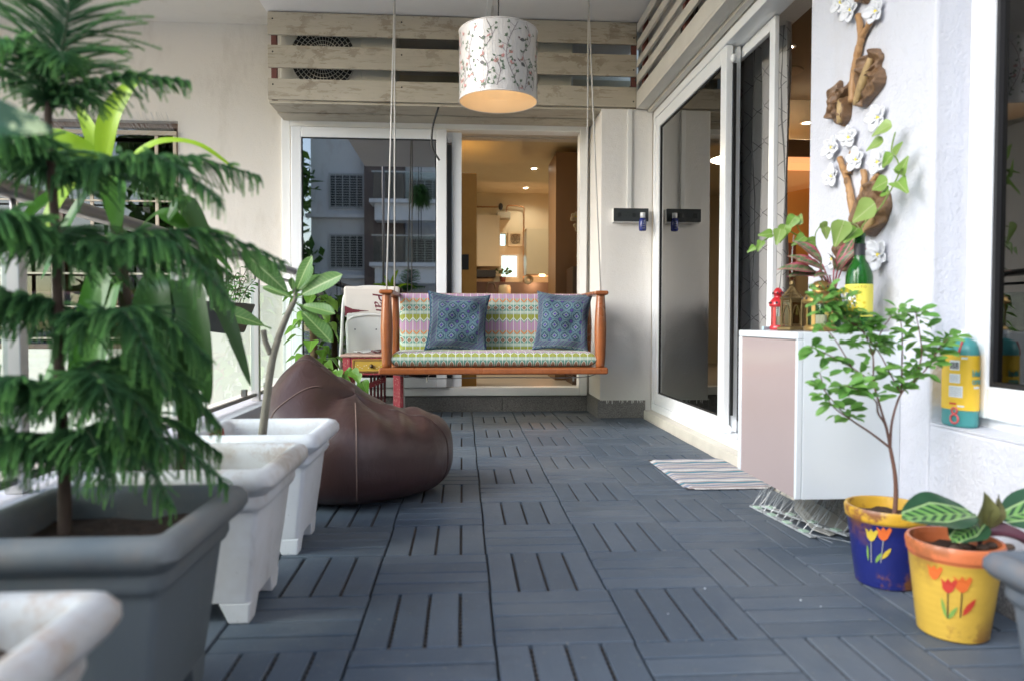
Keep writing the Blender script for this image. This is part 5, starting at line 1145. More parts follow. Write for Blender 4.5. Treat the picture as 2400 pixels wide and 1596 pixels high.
for i in range(6):
    a = i*1.0472; b = a+1.0472; ap = Vector((c[0], c[1], c[2]+.15)); e0, e1 = Vector(p(a, .105, .04)), Vector(p(b, .105, .04)); rf.tube([e0, e0.lerp(ap, .5)-Vector((0, 0, .004)), ap], .0022, 5); rf.tube([e0, e1], .0025, 5)
    for t in (.25, .5, .75): rf.tube([e0.lerp(ap, t), e1.lerp(ap, t)], .0014, 4)
    for t in (.2, .4, .6, .8): rf.tube([e0.lerp(e1, t), ap], .001, 4)
rf.lathe([(.006, .145), (.010, .152), (.008, .162), (0, .166)], c, 10); rf.build('roof', M_BRONZ, lb)
MB().tube([(c[0]+.008*math.cos(t), c[1], c[2]+.172+.008*math.sin(t)) for t in [i*.5236 for i in range(12)]], .0014, 5, closed=True).build('loop', M_BRONZ, lb)
tag(MB().tube(bez([(1.085, 2.30, ZT+.18), (1.083, 2.30, ZT+.24), (1.088, 2.3, .97)], 4), .0013, 5).build('string', rope), 'white string from the bronze lantern up to the trailing pothos', 'string')
tag(MB().box(-.02, .02, -.004, .004, 0, .012, M=Matrix.Translation((1.06, 2.44, ZT+.001)) @ Matrix.Rotation(.5, 4, 'Z')).build('clothes_peg', mat('pale_blue_plastic', (.45, .65, .72), .4), bevel=.002), 'pale blue clothes peg beside the red lantern', 'peg')
# ================================================================== driftwood and blossoms on the pillar
def m_drift(name, c1, c2, st):
    m = NM(name, c1, .5, coat=.35, Coat_Roughness=.3); g = m.noise(11, 6, .7, scale=(2, 7, 1.4), dist=1.2); h = m.noise(22, 5, .65)
    m.col(m.mix(h.ss(.52, .72)*st, m.mix(g, c1, c2), (.05, .025, .012))); m.bump(g+h*.6, .7, .012); return m.mat
M_DLT = m_drift('pale_driftwood', (.32, .15, .055), (.56, .33, .14), .7); M_DDK = m_drift('dark_driftwood', (.035, .017, .009), (.33, .18, .08), .9); M_DHT = m_drift('driftwood_heart', (.42, .27, .11), (.50, .36, .17), .3)
def stem(label, paths, r):
    o = thing('driftwood_branch', label, 'driftwood', (1.29, paths[0][0][0], paths[0][0][1]), 'driftwood pieces on the pillar'); s_ = random.Random(len(label))
    for j, pth in enumerate(paths):
        P = bez([(1.285, y, z) for y, z in pth], 6); MB().tube([q+Vector((0, s_.uniform(-.002, .002), 0)) for q in P], [lerp(r, r*.75, i/len(P))*s_.uniform(.88, 1.12)*(.8 if j else 1) for i in range(len(P))], 10).build('limb', M_DLT, o, smooth=True)
stem('forked pale driftwood branch high on the pillar', [[(2.308, 1.41), (2.301, 1.5), (2.276, 1.564), (2.26, 1.606), (2.28, 1.686)], [(2.265, 1.60), (2.22, 1.625), (2.19, 1.65)]], .0135)
stem('forked pale driftwood branch in the middle of the pillar', [[(2.273, 1.0), (2.308, 1.098), (2.333, 1.163), (2.383, 1.245)], [(2.329, 1.18), (2.303, 1.25)]], .0135)
stem('short pale driftwood branch above the dark bark', [[(2.261, 1.04), (2.229, 1.123), (2.234, 1.175)], [(2.203, 1.11), (2.154, 1.145)]], .012)
def bark(label, poly, heart_=None, thick=.035, seed=0):
    cy = sum(p[0] for p in poly)/len(poly); cz = sum(p[1] for p in poly)/len(poly); rs = random.Random(seed)
    o = thing('driftwood_bark', label, 'driftwood', (1.298, cy, cz), 'driftwood pieces on the pillar'); mb = MB(); n = len(poly)*3
    ring = []
    for i in range(len(poly)):
        a, b = poly[i], poly[(i+1) % len(poly)]
        for t in (0, .33, .66): ring.append((lerp(a[0], b[0], t)+rs.uniform(-.004, .004), lerp(a[1], b[1], t)+rs.uniform(-.004, .004)))
    V = []; lay = ((1.0, 0), (1.02, .45), (.96, .95), (.78, .62), (.55, .98), (.34, .55), (.15, .75))
    for sc, h in lay:
        for y, z in ring:
            jit = (.75+.45*math.sin(y*95+z*23+seed+sc*4))*rs.uniform(.7, 1.3) if h > .3 else 1
            V.append((1.2985-thick*h*jit, cy+(y-cy)*sc, cz+(z-cz)*sc))
    F = [(l*n+i, l*n+(i+1) % n, (l+1)*n+(i+1) % n, (l+1)*n+i) for l in range(len(lay)-1) for i in range(n)]; F.append(tuple((len(lay)-1)*n+i for i in range(n)))
    mb.add(V, F).build('bark', M_DDK, o, smooth=True, sub=2)
    if heart_:
        P = bez([(1.2985-thick*.55, y, z) for y, z in heart_], 6); MB().tube(P, [.013*math.sin(math.pi*(.12+.8*i/len(P)))+.003 for i in range(len(P))], 8).build('heartwood', M_DHT, o, smooth=True)
bark('folded driftwood bark piece right of the upper branch', [(2.174, 1.538), (2.149, 1.508), (2.164, 1.481), (2.136, 1.444), (2.139, 1.418), (2.244, 1.373), (2.289, 1.399), (2.308, 1.424), (2.292, 1.497), (2.232, 1.533)], [(2.27, 1.39), (2.24, 1.43), (2.21, 1.47), (2.185, 1.51)], .045, 1)
bark('small dark bark piece left of the upper branch', [(2.395, 1.514), (2.385, 1.478), (2.35, 1.478), (2.328, 1.492), (2.323, 1.458), (2.355, 1.45), (2.326, 1.409), (2.334, 1.367), (2.371, 1.345), (2.411, 1.368), (2.421, 1.386), (2.468, 1.405), (2.472, 1.453), (2.44, 1.491)], [(2.375, 1.36), (2.365, 1.40), (2.37, 1.44)], .035, 2)
bark('gnarled dark bark piece behind the pothos vine', [(2.228, 1.114), (2.154, 1.128), (2.10, 1.075), (2.095, 1.03), (2.12, .99), (2.18, .947), (2.224, .965), (2.26, .985), (2.273, 1.015)], [(2.2, .96), (2.17, .99), (2.15, 1.04)], .05, 3)
bark('lowest dark bark piece behind the wine bottle', [(2.30, 1.005), (2.286, .898), (2.352, .853), (2.381, .869), (2.419, .94), (2.349, 1.0)], None, .035, 4)
bark('bark piece at the top edge above the blossoms', [(2.24, 1.70), (2.20, 1.74), (2.23, 1.80), (2.30, 1.80), (2.31, 1.74)], None, .03, 5)
for k_, (lab, y, z) in enumerate((('white blossom at the top left of the pillar art, front of two', 2.33, 1.722), ('white blossom at the top right of the pillar art', 2.181, 1.654), ('white blossom at the very top edge of the pillar art', 2.393, 1.774), ('white blossom above the highest pothos leaf', 2.16, 1.319),
        ('white blossom at the tip of the middle fork', 2.327, 1.301), ('white blossom left of the middle fork, upper', 2.439, 1.293), ('white blossom right of the middle fork', 2.279, 1.216), ('white blossom half hidden by pothos leaves', 2.156, 1.181), ('white blossom left of the middle fork, lowest', 2.436, 1.193),
        ('white blossom right of the wine bottle neck', 2.143, .893), ('white blossom behind the aglaonema leaves', 2.425, .903))):
    flower('wall_blossom', lab, (1.292, y, z), (-1, -.25, .0), (0, 0, 1), .040 if k_ != 9 else .046, grp='white blossoms on the pillar')
# ================================================================== painted pots with plants
def m_pot(name, body, bandc, zb, rust, hi):
    m = NM(name, body, .45, coat=.25); x, y, z = m.xyz(); n = m.noise(9, 6, .7)
    c = m.mix(z > zb, m.hsv(body, v=m.noise(14, 4)*.3+.85), m.hsv(bandc, v=m.noise(12, 4)*.4+.8)); edge = (z-zb).abs().ss(.05, 0)
    c = m.mix(n.ss(.50, .60)*(z.ss(.07, .0)*1.0+z.ss(.12, .2)*.8+.25)*rust, c, (.24, .09, .03)); m.col(c)
    m.bump((z*420).sin()*.10+m.noise(40, 3)*.3, .3, .003); return m.mat
def pot(name, label, cx, cy, r0, r1, H, m, grp):
    r = thing(name, label, 'flower pot', (cx, cy, 0), grp)
    MB().lathe([(0, .0), (r0-.004, .0), (r0, .004), (lerp(r0, r1, .3), H*.3), (lerp(r0, r1, .6), H*.6), (lerp(r0, r1, .86), H*.84), (r1-.002, H*.85), (r1, H*.86), (r1+.003, H*.97), (r1, H), (r1-.006, H), (r1-.010, H*.9), (r1-.012, H*.8)], (cx, cy, .001), 48).build('pot_body', m, r, auto=35)
    s_ = MB(); n = 7; pts = [(cx, cy, H*.86)]; rs = random.Random(3)
    for k_ in range(1, n): pts += [(cx+(r1-.012)*k_/(n-1)*math.cos(i*.2618), cy+(r1-.012)*k_/(n-1)*math.sin(i*.2618), H*.86+rs.uniform(-.007, .007)) for i in range(24)]
    F = [(0, 1+i, 1+(i+1) % 24) for i in range(24)]+[(1+(k_-1)*24+i, 1+k_*24+i, 1+k_*24+(i+1) % 24, 1+(k_-1)*24+(i+1) % 24) for k_ in range(1, n-1) for i in range(24)]
    s_.add(pts, F).build('soil', M_SOIL, r, smooth=True); return r
def decal(parent, name, cx, cy, r0, r1, H, polys, m):
    """flat print wrapped round the pot; polys in (arc metres, height)"""
    mb = MB()
    for poly in polys:
        pts = []
        for s_, z in poly:
            rr = lerp(r0, r1, z/(H*.86))+.0012; a = s_/rr-math.pi/2; pts.append((cx+rr*math.cos(a), cy+rr*math.sin(a), z))
        mb.add(pts, [tuple(range(len(pts)))])
    return mb.build(name, m, parent)
def tulip(s, z, k_=1.0): return [(s+a*k_, z+b*k_) for a, b in ((-.003, 0), (-.012, .008), (-.015, .024), (-.019, .034), (-.008, .026), (-.003, .036), (.004, .027), (.011, .036), (.017, .031), (.013, .018), (.009, .006), (.003, 0))]
def pleaf(s, z, dx, dz, w):
    L = math.hypot(dx, dz); ux, uz = dx/L, dz/L
    return [(s+ux*L*t-uz*w*q, z+uz*L*t+ux*w*q) for t, q in ((0, 0), (.25, .8), (.55, 1), (.85, .5), (1, 0), (.75, -.6), (.4, -.8), (.15, -.45))]
def pstem(s0, z0, s1, z1, w=.0011): return [(s0-w, z0), (s0+w, z0), (s1+w, z1), (s1-w, z1)]
INK = {k_: mat('print_'+k_, c_, .5, var=.1) for k_, c_ in (('red', (.55, .05, .03)), ('orange', (.72, .15, .03)), ('yellow', (.65, .48, .05)), ('green', (.22, .38, .08)), ('black', (.03, .02, .02)), ('grey', (.35, .35, .35)))}
M_P1 = m_pot('blue_pot_paint', (.012, .02, .16), (.62, .36, .03), .172, 1.0, 1); M_P2 = m_pot('yellow_pot_paint', (.66, .42, .06), (.62, .17, .06), .172, .6, 1)
p1 = pot('flower_pot', 'dark blue rusty flower pot with painted tulips under the small tree', 1.115, 1.80, .074, .101, .205, M_P1, 'painted tulip pots')
D = lambda par, nm, pl, k_, g: decal(par, nm, *g, pl, INK[k_])
G1 = (1.115, 1.80, .074, .099, .205)
D(p1, 'tulip_print', [tulip(-.060, .135)], 'orange', G1); D(p1, 'tulip_print', [tulip(-.088, .128, .9)], 'yellow', G1); D(p1, 'stem_print', [pstem(-.060, .075, -.060, .135), pstem(-.082, .07, -.088, .128)], 'grey', G1)
D(p1, 'leaf_print', [pleaf(-.058, .085, .018, .032, .006)], 'yellow', G1); D(p1, 'leaf_print', [pleaf(-.072, .072, .012, .030, .005), pleaf(-.09, .072, -.006, .045, .003)], 'green', G1)
p2 = pot('flower_pot', 'yellow flower pot with orange rim and painted tulips at the right', 1.085, 1.50, .070, .094, .208, M_P2, 'painted tulip pots')
G2 = (1.085, 1.50, .070, .092, .208)
D(p2, 'tulip_print', [tulip(-.038, .118, 1.0)], 'orange', G2); D(p2, 'tulip_print', [tulip(-.063, .112, .9)], 'red', G2); D(p2, 'tulip_print', [tulip(-.092, .135, .9)], 'orange', G2)
D(p2, 'stem_print', [pstem(-.036, .062, -.038, .118), pstem(-.058, .055, -.063, .112)], 'black', G2); D(p2, 'leaf_print', [pleaf(-.032, .066, .022, .040, .007)], 'red', G2); D(p2, 'leaf_print', [pleaf(-.057, .053, .014, .032, .005), pleaf(-.06, .054, -.014, .045, .004)], 'green', G2)
# ---- small shrub-like tree in the blue pot
tree = thing('potted_tree', 'small slender tree with oval leaves growing in the blue pot', 'tree', (1.13, 1.80, .18))
M_TWIG = mat('reddish_twig', (.17, .085, .06), .7, var=.25, vsc=40); M_TLF = leafmat('oval_tree_leaf', (.12, .32, .06), (.22, .45, .10), .45, .38, midrib=(.2, .34, .1), wide=.35)
TLF = [leafmesh('leaf', .042, .0195, M_TLF, (1.2, .62), .15, .18, .03, 7, 2, seed=i) for i in range(4)]
MB().tube(bez([(1.135, 1.80, .17), (1.135, 1.795, .23), (1.125, 1.785, .291), (1.108, 1.78, .36)], 6), [lerp(.0065, .0045, i/18) for i in range(19)], 8).build('trunk', M_TWIG, tree, smooth=True)
F0 = (1.108, 1.78, .36)
BR_ = [[F0, (1.112, 1.78, .43), (1.135, 1.78, .501), (1.165, 1.77, .535), (1.195, 1.765, .57), (1.222, 1.76, .62)], [F0, (1.095, 1.775, .41), (1.076, 1.77, .459), (1.052, 1.765, .53), (1.045, 1.76, .60), (1.02, 1.76, .66), (1.0, 1.75, .70)],
       [F0, (1.05, 1.77, .40), (.99, 1.76, .437), (.95, 1.75, .47), (.905, 1.745, .52)], [F0, (1.088, 1.77, .42), (1.05, 1.74, .455), (1.03, 1.72, .49), (.985, 1.71, .515), (.94, 1.70, .53)],
       [(1.135, 1.78, .501), (1.10, 1.77, .55), (1.06, 1.76, .61), (1.01, 1.755, .665), (.965, 1.75, .72)], [(1.052, 1.765, .53), (.99, 1.76, .57), (.93, 1.755, .60), (.875, 1.75, .625)], [(1.135, 1.78, .501), (1.13, 1.77, .58), (1.125, 1.765, .66), (1.11, 1.76, .72)],
       [(1.165, 1.77, .535), (1.175, 1.76, .60), (1.165, 1.755, .66), (1.15, 1.75, .71)], [(1.195, 1.765, .57), (1.215, 1.75, .62), (1.235, 1.745, .645)], [(1.045, 1.76, .60), (1.06, 1.75, .66), (1.08, 1.74, .70)], [(.99, 1.76, .57), (.94, 1.75, .64), (.90, 1.745, .68)], [(1.02, 1.76, .66), (.96, 1.75, .70), (.91, 1.745, .715)], [(.99, 1.76, .437), (.93, 1.75, .48), (.895, 1.74, .56)], [(1.01, 1.755, .665), (.95, 1.74, .70), (.885, 1.735, .735)], [(.965, 1.75, .72), (.93, 1.74, .745), (.90, 1.735, .76)]]
tr_ = random.Random(11)
for bi, pts in enumerate(BR_):
    P = bez(pts, 6); MB().tube(P, [lerp(.0034 if bi < 4 else .002, .0011, i/(len(P)-1)) for i in range(len(P))], 6).build('branch', M_TWIG, tree, smooth=True)
    n = len(P)
    for i in range(n):
        t = i/(n-1)
        if bi < 4 and t < .5: continue
        if bi == 3 and t < .6: continue
        for q in range(2 if t < .85 else 5):
            if tr_.random() < .27: continue
            a = tr_.uniform(0, 6.28); off = Vector((math.cos(a), math.sin(a)*.7, tr_.uniform(-.5, .6))); b = P[i]+off*tr_.uniform(.0, .022)
            putleaf('leaf', tr_.choice(TLF), tree, b, off+Vector((0, -.15, tr_.uniform(-.3, .3))), (tr_.uniform(-.4, .4), -.55, .8), tr_.uniform(.6, 1.15))
fl = MB()
for i in range(26):
    p = Vector((.955+tr_.uniform(-.028, .05), 1.73, .745+tr_.uniform(-.03, .02)))
    for k_ in range(4): a = tr_.random()*6.28; fl.add([p, p+Vector((math.cos(a)*.004, -.001, math.sin(a)*.004)), p+Vector((math.cos(a+.5)*.008, -.002, math.sin(a+.5)*.008)), p+Vector((math.cos(a+1)*.004, 0, math.sin(a+1)*.004))], [(0, 1, 2, 3)])
fl.build('blossom', mat('yellow_blossom', (.75, .55, .03), .6, var=.1), tree)
# ---- calathea in the yellow pot
def m_cala():
    m = NM('calathea_leaf', (.03, .1, .03), .38); x, y, z = m.xyz(); ay = y.abs()
    st = ((x*46-ay*60).fract()-.5).abs() < .26; inn = (ay < (.026-(x-.085).abs()*.22)); c = m.mix(inn*st, m.hsv((.018, .062, .028), v=m.noise(14, 3)*.5+.8), (.15, .32, .08)); ed = (ay-(.027-(x-.085).abs()*.2)).abs() < .0022
    c = m.mix(ed*.8, c, (.32, .46, .2)); c = m.mix(ay < .0012, c, (.22, .36, .12)); m.col(c); return m.mat
M_CAL = m_cala(); CL = leafmesh('leaf', .165, .105, M_CAL, (.95, .62), .12, .12, .03, 12, 5); M_PURP = leafmat('purple_leaf', (.09, .03, .045), (.13, .045, .06), .4, .2); M_BURN = leafmat('browned_leaf', (.16, .17, .06), (.20, .11, .06), .5, .2)
ca = thing('calathea', 'calathea with striped green leaves in the yellow pot', 'plant', (1.12, 1.52, .19))
for (b, tp, nr, me_, s) in (((1.13, 1.5, .262), (.955, 1.475, .278), (-.1, -.45, .9), CL, 1.1), ((1.14, 1.49, .245), (1.03, 1.43, .232), (-.1, -.5, .85), CL, .72), ((1.19, 1.5, .25), (1.33, 1.47, .30), (-.1, -.7, .7), CL, .95)):
    putleaf('leaf', me_, ca, b, Vector(tp)-Vector(b), nr, s)
PL = leafmesh('leaf', .1, .05, M_BURN, (.8, .7), -.1, .35, .12, 8, 3); PD = leafmesh('leaf', .13, .05, M_PURP, (.8, .7), .3, .3, .05, 8, 3)
putleaf('leaf', PL, ca, (1.145, 1.49, .225), (-.015, -.01, .09), (0, -1, .1), .95); putleaf('leaf', PL, ca, (1.15, 1.49, .225), (.02, 0, .085), (.3, -1, .1), .85); putleaf('leaf', PD, ca, (1.155, 1.5, .23), (.12, -.03, -.02), (0, -.6, .8), .9); putleaf('leaf', PD, ca, (1.14, 1.5, .22), (.1, -.08, .03), (0, -.6, .8), .8)
for e in ((1.13, 1.5, .262), (1.14, 1.49, .245), (1.19, 1.5, .25), (1.145, 1.49, .23), (1.155, 1.5, .235)): MB().tube(bez([(1.15, 1.51, .185), Vector((1.15, 1.505, .22)).lerp(Vector(e), .4), e], 4), .003, 6).build('leaf_stalk', M_PURP, ca, smooth=True)
for i in range(5): MB().ell((1.06+.03*i, 1.46+.012*(i % 2), .200), (.014, .010, .008), 8, 6, M=Matrix.Identity(4)).build('bark_chip', M_BARKB, ca)
# ================================================================== bubble bottle on the sill
bb_ = thing('bubble_bottle', 'teal bubble mixture bottle with yellow label on the window sill', 'bottle', (1.345, 1.845, .406)); c = (1.343, 1.845, .4065); Sb = Matrix.Translation(c) @ Matrix.Diagonal((.62, 1, 1, 1))
def m_teal():
    m = NM('teal_plastic', (.10, .42, .42), .3, Transmission_Weight=.35, IOR=1.35); return m.mat
M_TEAL = m_teal()
MB().lathe([(0, 0), (.052, 0), (.056, .008), (.055, .04), (.056, .05), (.056, .19), (.055, .205), (.045, .228), (.024, .236), (.022, .245), (0, .246)], (0, 0, 0), 32, M=Sb).build('body', M_TEAL, bb_, smooth=True)
MB().lathe([(.0575, .046), (.0575, .192)], (0, 0, 0), 40, M=Sb).build('label', mat('label_yellow', (.75, .48, .03), .45, var=.08), bb_, smooth=True)
MB().lathe([(.024, .236), (.0255, .238), (.0255, .256), (.023, .258), (0, .258)], (0, 0, 0), 24, M=Sb).build('cap', M_LAM, bb_, smooth=True)
def onb(s_, z, w, h, m, nm, lift=.001):
    mb = MB(); n = 6
    for i in range(n):
        a0 = (s_+w*i/n)/.0575; a1 = (s_+w*(i+1)/n)/.0575; P_ = lambda a, zz: Sb @ Vector(((.0575+lift)*math.cos(a), (.0575+lift)*math.sin(a), zz))
        mb.quad(P_(a0, z), P_(a1, z), P_(a1, z+h), P_(a0, z+h))
    return mb.build(nm, m, bb_, smooth=True)
S0 = .0575*4.05                                          # arc position facing the camera
onb(S0-.045, .152, .030, .026, M_LAM, 'barcode_panel'); onb(S0-.046, .118, .033, .024, M_LAM, 'text_panel'); onb(S0-.047, .080, .042, .030, M_LAM, 'text_panel')
for i in range(9): onb(S0-.043+i*.0029, .155, .0014 if i % 3 else .0022, .018, M_BLACKP, 'barcode_bar', .0016)
for i in range(5): onb(S0-.044, .121+i*.004, .028, .0012, INK['grey'], 'print_line', .0016); onb(S0-.045, .084+i*.005, .037, .0018, INK['grey'], 'print_line', .0016)
onb(S0-.045, .060, .022, .005, INK['red'], 'print_line', .0012); onb(S0-.02, .055, .02, .004, M_LAM, 'print_line', .0012); onb(S0-.01, .182, .018, .005, M_LAM, 'print_line', .0012)
for tx, z, sz, mm in (('blud', .145, .024, M_TEAL), ('orm', .124, .024, M_TEAL), ('bubbles', .108, .009, M_LAM)):
    to = text(tx, sz, Matrix.Translation(c), mm, bb_, bold=True)
    for v_ in to.data.vertices:
        a = (S0+.044+v_.co.x)/.0575; q3 = Matrix.Diagonal((.62, 1, 1, 1)) @ Vector(((.0586+v_.co.z)*math.cos(a), (.0586+v_.co.z)*math.sin(a), z+v_.co.y)); v_.co = q3
M_PINKP = mat('coral_plastic', (.62, .12, .12), .4, var=.05)
a = (S0-.028)/.0575
for z, r_ in ((.022, .012), (.044, .008)): MB().tube([Sb @ Vector((.0585*math.cos(a+t2[0]/.0575), .0585*math.sin(a+t2[0]/.0575), z+t2[1])) for t2 in [(r_*math.cos(i*.5236), r_*math.sin(i*.5236)) for i in range(12)]], .0028, 6, closed=True).build('wand_ring', M_PINKP, bb_, smooth=True)
MB().tube([Sb @ Vector((.0585*math.cos(a+.16), .0585*math.sin(a+.16), .193)), Sb @ Vector((.0575*math.cos(a+.2), .0575*math.sin(a+.2), .205)), Sb @ Vector((.047*math.cos(a+.35), .047*math.sin(a+.35), .228))], .003, 6).build('wand', M_PINKP, bb_, smooth=True)
# ================================================================== door mat
def m_mat():
    m = NM('woven_stripes', (.6, .56, .54), .95, spec=.1); x, y, z = m.xyz(); t = y/.21; f = t.fract(); c = m.mix(((t*7).fract() < .5), (.62, .60, .60), (.42, .36, .36)); c = m.mix(f.near(.35, .045), c, (.25, .28, .38)); c = m.mix(f.near(.72, .04), c, (.28, .32, .42)); c = m.mix(f.near(.95, .045), c, (.07, .28, .38)); c = m.mix(f.near(.15, .05), c, (.72, .72, .72))
    m.col(m.hsv(c, v=m.noise(220, 3)*.5+.75)); m.bump(m.noise(260, 3)+(y*420).sin()*.3, .8, .006); return m.mat
dm = MB(); pts = []; nx, ny = 20, 30
for i in range(nx+1):
    for j in range(ny+1):
        x = .905+.378*i/nx; y = 2.83+.62*j/ny; e = min(i, nx-i)/nx; q = min(j, ny-j)/ny; r_ = 0
        if e < .08 and q < .05: x += (.5-i/nx)*.02; y += (.5-j/ny)*.02
        pts.append((x, y, .011+.0015*math.sin(i*.7+j*.5) if 0 < i < nx and 0 < j < ny else .004))
dm.add(pts, [(i*(ny+1)+j, (i+1)*(ny+1)+j, (i+1)*(ny+1)+j+1, i*(ny+1)+j+1) for i in range(nx) for j in range(ny)])
dmo = thing('door_mat', 'striped woven door mat at the living room door', 'mat', (1.09, 3.14, 0)); dm.build('weave', m_mat(), dmo, smooth=True)
MB().box(.908, 1.28, 2.833, 3.447, .0015, .0055).build('backing', mat('mat_backing', (.05, .05, .055), .9), dmo, bevel=.002)
# ================================================================== bird spike strips and a loose plastic sheet under the cabinet
M_CLRP = NM('clear_plastic', (.72, .76, .78), .15, Transmission_Weight=.45).mat; M_GRNP = mat('pale_green_plastic', (.42, .58, .46), .4, var=.1)
for k_, (ax, ay, ang, lab) in enumerate(((1.085, 2.37, -84, 'clear bird spike strip on the deck, front of the pile under the cabinet'), (1.145, 2.33, -72, 'clear bird spike strip lying behind another under the cabinet'))):
    s_ = thing('bird_spike_strip', lab, 'bird spikes', (ax, ay, 0), 'bird spike strips under the cabinet'); Mk = Matrix.Translation((ax, ay, .0035+.012*k_)) @ Matrix.Rotation(R(ang), 4, 'Z')
    bs = MB()
    for i in range(4): bs.box(-.19+i*.098, -.098+i*.098, -.010, .010, 0, .006, M=Mk)
    bs.build('base_strip', M_CLRP, s_)
    for i in range(4): MB().box(-.165+i*.098, -.135+i*.098, -.011, .011, .006, .010, M=Mk).build('clip', M_GRNP, s_, bevel=.001)
    for i in range(10):
        x = -.185+i*.04; wv = MB()
        for sx in (-.014, -.004, .006): wv.tube([(x, 0, .006), (x+sx*1.4+random.uniform(-.014, .014), .075+random.uniform(-.02, .02), .10+random.uniform(-.02, .015))], .00095, 4, M=Mk)
        wv.build('spike', M_CLRP, s_)
    for y0, dx in ((-.06, .12), (.02, .15)): MB().tube([(.19, 0, .008), (.19+dx, y0+.05, .02)], .0009, 4, M=Mk).build('spike', M_CLRP, s_)
tr2 = MB(); pts = [(1.13, 2.23, .012), (1.17, 2.19, .002), (1.282, 2.26, .003), (1.278, 2.36, .02), (1.23, 2.47, .055), (1.18, 2.46, .05), (1.15, 2.40, .03)]
tr2.add(pts+[(x, y, z+.004) for x, y, z in pts], [(6, 5, 4, 3, 2, 1, 0), tuple(range(7, 14))]+[(i, (i+1) % 7, 7+(i+1) % 7, 7+i) for i in range(7)])
tag(tr2.build('plastic_sheet', mat('off_white_sheet', (.50, .49, .45), .4, var=.12), bevel=.001), 'loose off white plastic sheet lying under the cabinet', 'sheet')
# litter crumbs on the deck
for (x, y, s) in ((.62, 1.78, .0028), (.83, 1.69, .003), (.86, 1.65, .002), (.48, 1.63, .002)):
    tag(MB().ell((x, y, .002), (s, s*.7, s*.6), 7, 5).build('crumb', M_LAM), 'tiny pale crumb on the deck', 'crumb', 'crumbs on the deck')
# ================================================================== outside: ground, the house across the yard, trees (seen mirrored in the door glass, except the added shade tree)
M_GRD = mat('yard_ground', (.36, .35, .32), .9, var=.3, vsc=.3)
struct(MB().quad((-600, -600, -9), (600, -600, -9), (600, 600, -9), (-600, 600, -9)).build('ground', M_GRD), 'ground of the yard below')
YH = -14.0
M_HW = m_plaster('house_plaster', (.78, .78, .80), .25, .2, 20); M_HB = m_plaster('house_brown_plaster', (.17, .13, .12), .2, .2, 20)
hs = thing('apartment_house', 'grey white apartment house with brown column, mirrored in the door glass', 'building', (-2, YH, -9))
MB().box(-5.15, -3.3, YH-8, YH, -9, 14).build('wall', M_HW, hs); MB().box(-3.3, -2.0, YH-8, YH+.5, -9, 14).build('column', M_HB, hs); MB().box(-2.0, 9, YH-8, YH-.4, -9, 14).build('wall', M_HW, hs)
M_GRI = mat('window_grille_white', (.55, .55, .55), .5, var=.05); M_DKG = mat('dark_window', (.03, .035, .04), .15, var=.2)
def hwin(x0, x1, z0, z1, yy):
    f = MB().rect(x0, x1, z0, z1, .06, yy, yy+.06).build('window', M_GRI, hs); MB().box(x0+.06, x1-.06, yy+.005, yy+.02, z0+.06, z1-.06).build('pane', M_DKG, f)
    b = MB(); n = int((z1-z0)/.085)
    for i in range(1, n): b.box(x0+.06, x1-.06, yy+.07, yy+.085, z0+i*.085-.008, z0+i*.085+.008)
    for i in range(1, 5): b.box(x0+(x1-x0)*i/5-.012, x0+(x1-x0)*i/5+.012, yy+.086, yy+.1, z0, z1)
    b.build('grille', M_GRI, f)
for z in (-6.8, -3.4, -.1, 2.4, 4.45, 8.0, 11):
    hwin(-4.55, -3.36, z, z+1.2, YH+.002); hwin(-1.88, -.5, z-.05, z+1.15, YH-.39); hwin(1.2, 2.6, z, z+1.2, YH-.39)
    MB().box(-5.3, -3.301, YH+.001, YH+.25, z-.32, z-.2).build('ledge', M_HW, hs)
    sl_ = MB().box(-3.02, 4.0, YH+.501, YH+1.4, z+.02, z+.14).build('balcony', M_HW, hs); MB().box(-2.87, 3.9, YH+.502, YH+1.2, z-.52, z+.019).build('balcony_beam', M_HW, sl_)
    MB().box(-2.9, 3.9, YH+1.33, YH+1.34, z+.16, z+1.0).build('balcony_glass', M_CLEAR, sl_); MB().box(-2.95, 3.95, YH+1.31, YH+1.36, z+1.0, z+1.04).build('balcony_rail', M_STEELP, sl_)
TREEL = leafmat('tree_leaf', (.045, .12, .02), (.09, .19, .03), .5, .3, rnd='isl')
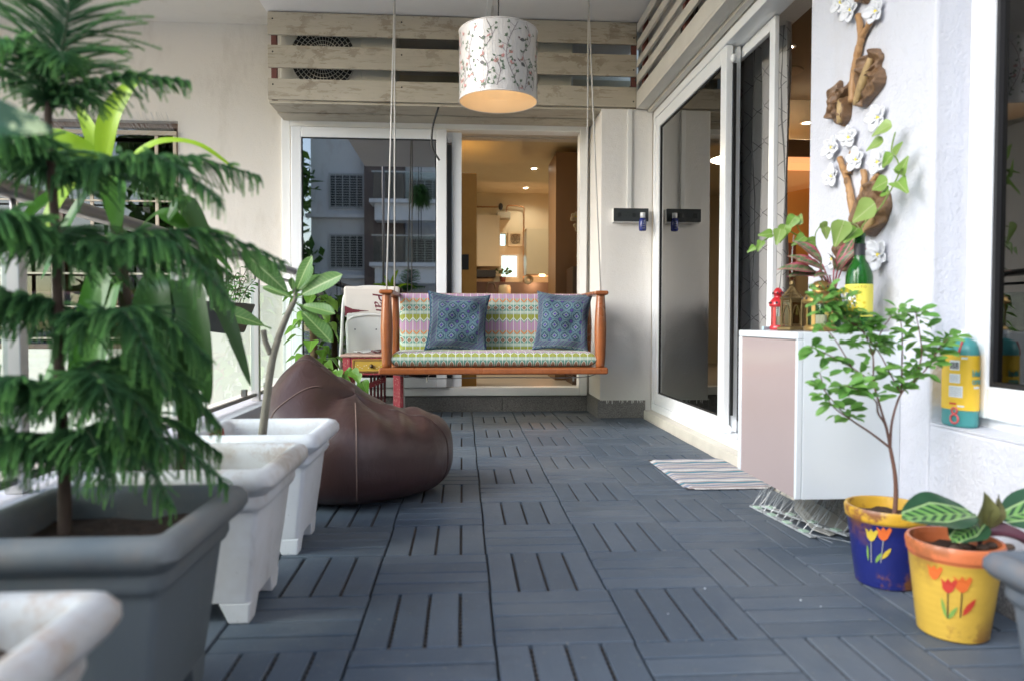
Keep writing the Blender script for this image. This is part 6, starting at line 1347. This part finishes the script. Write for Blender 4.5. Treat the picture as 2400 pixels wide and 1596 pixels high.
def btree(label, x, y, z0, H, rad, n, seed):
    r = thing('leafy_tree', label, 'tree', (x, y, z0), 'trees in the yard'); rs = np.random.RandomState(seed)
    MB().tube([(x, y, z0), (x+.1, y, z0+H*.5), (x, y, z0+H*.85)], [.22, .16, .06], 10).build('trunk', M_BARKB, r, smooth=True)
    cl = rs.normal(size=(40, 3)); cl /= np.linalg.norm(cl, axis=1)[:, None]; cl = cl*rs.uniform(.3, 1, (40, 1))*np.array([rad, rad, H*.33])+np.array([x, y, z0+H*.68])
    p = cl[rs.randint(0, 40, n)]+rs.normal(size=(n, 3))*rad*.2; d = rs.normal(size=(n, 3))*.13; e = rs.normal(size=(n, 3))*.07
    V = np.stack([p-d, p+e, p+d, p-e], 1).reshape(-1, 3); F = np.arange(n*4).reshape(-1, 4)
    me = npmesh('crown', V-np.array((x, y, z0)), F, TREEL); o = bpy.data.objects.new('crown', me); COL.objects.link(o); o.parent = r
btree('leafy tree left of the apartment house', -6.5, -13, -9, 18, 1.5, 12000, 1); btree('leafy tree behind and left of the apartment house', -9.5, -18, -9, 19, 3, 7000, 2); btree('low leafy tree far off to the left of the house', -13, -17, -9, 11, 3.0, 6000, 3)
btree('added unseen tree left of the camera, shading the near right wall', -4.9, -2.2, -9, 15.0, 1.5, 6000, 5)  # out of view, added to hold the sun off the near right wall
# hanging fern on long cords out over the near edge of the balcony (mirrored in the door glass)
hf = thing('hanging_fern', 'round hanging fern on long cords, mirrored in the door glass', 'plant', (-.68, -.6, 2.5))
q = MB(); rs = random.Random(5)
for i in range(1300):
    a = rs.random()*6.28; el = rs.uniform(-.9, 1.2); d = Vector((math.cos(a)*math.cos(el), math.sin(a)*math.cos(el), math.sin(el))); p = Vector((-.68, -.6, 2.66))+d*.05; L = rs.uniform(.1, .2); s_ = d.cross(Vector((0, 0, 1))).normalized()*.006
    m_ = p+d*L*.6; e = p+d*L+Vector((0, 0, -L*.45)); q.add([p-s_, p+s_, m_+s_, m_-s_, e], [(0, 1, 2, 3), (3, 2, 4)])
q.build('foliage', leafmat('fern_leaf', (.03, .10, .02), (.06, .16, .03), rnd='isl'), hf); MB().ell((-.68, -.6, 2.64), (.09, .09, .08), 14, 8).build('basket', M_BARKB, hf, smooth=True)
for dx in (-.02, .02): MB().tube([(-.68+dx, -.6, 1.6), (-.68+dx, -.6, 3.6)], .006, 6).build('cord', M_BLACKP, hf)
hp = thing('overhead_pole', 'steel pole carrying the hanging fern', 'pole', (0, -.6, 3.6)); MB().tube([(-1.25, -.6, 3.6), (1.31, -.6, 3.6)], .02, 10).build('pole', M_STEEL, hp, smooth=True); MB().tube([(-1.25, -.6, .2), (-1.25, -.6, 3.6)], .02, 10).build('upright', M_STEEL, hp, smooth=True)
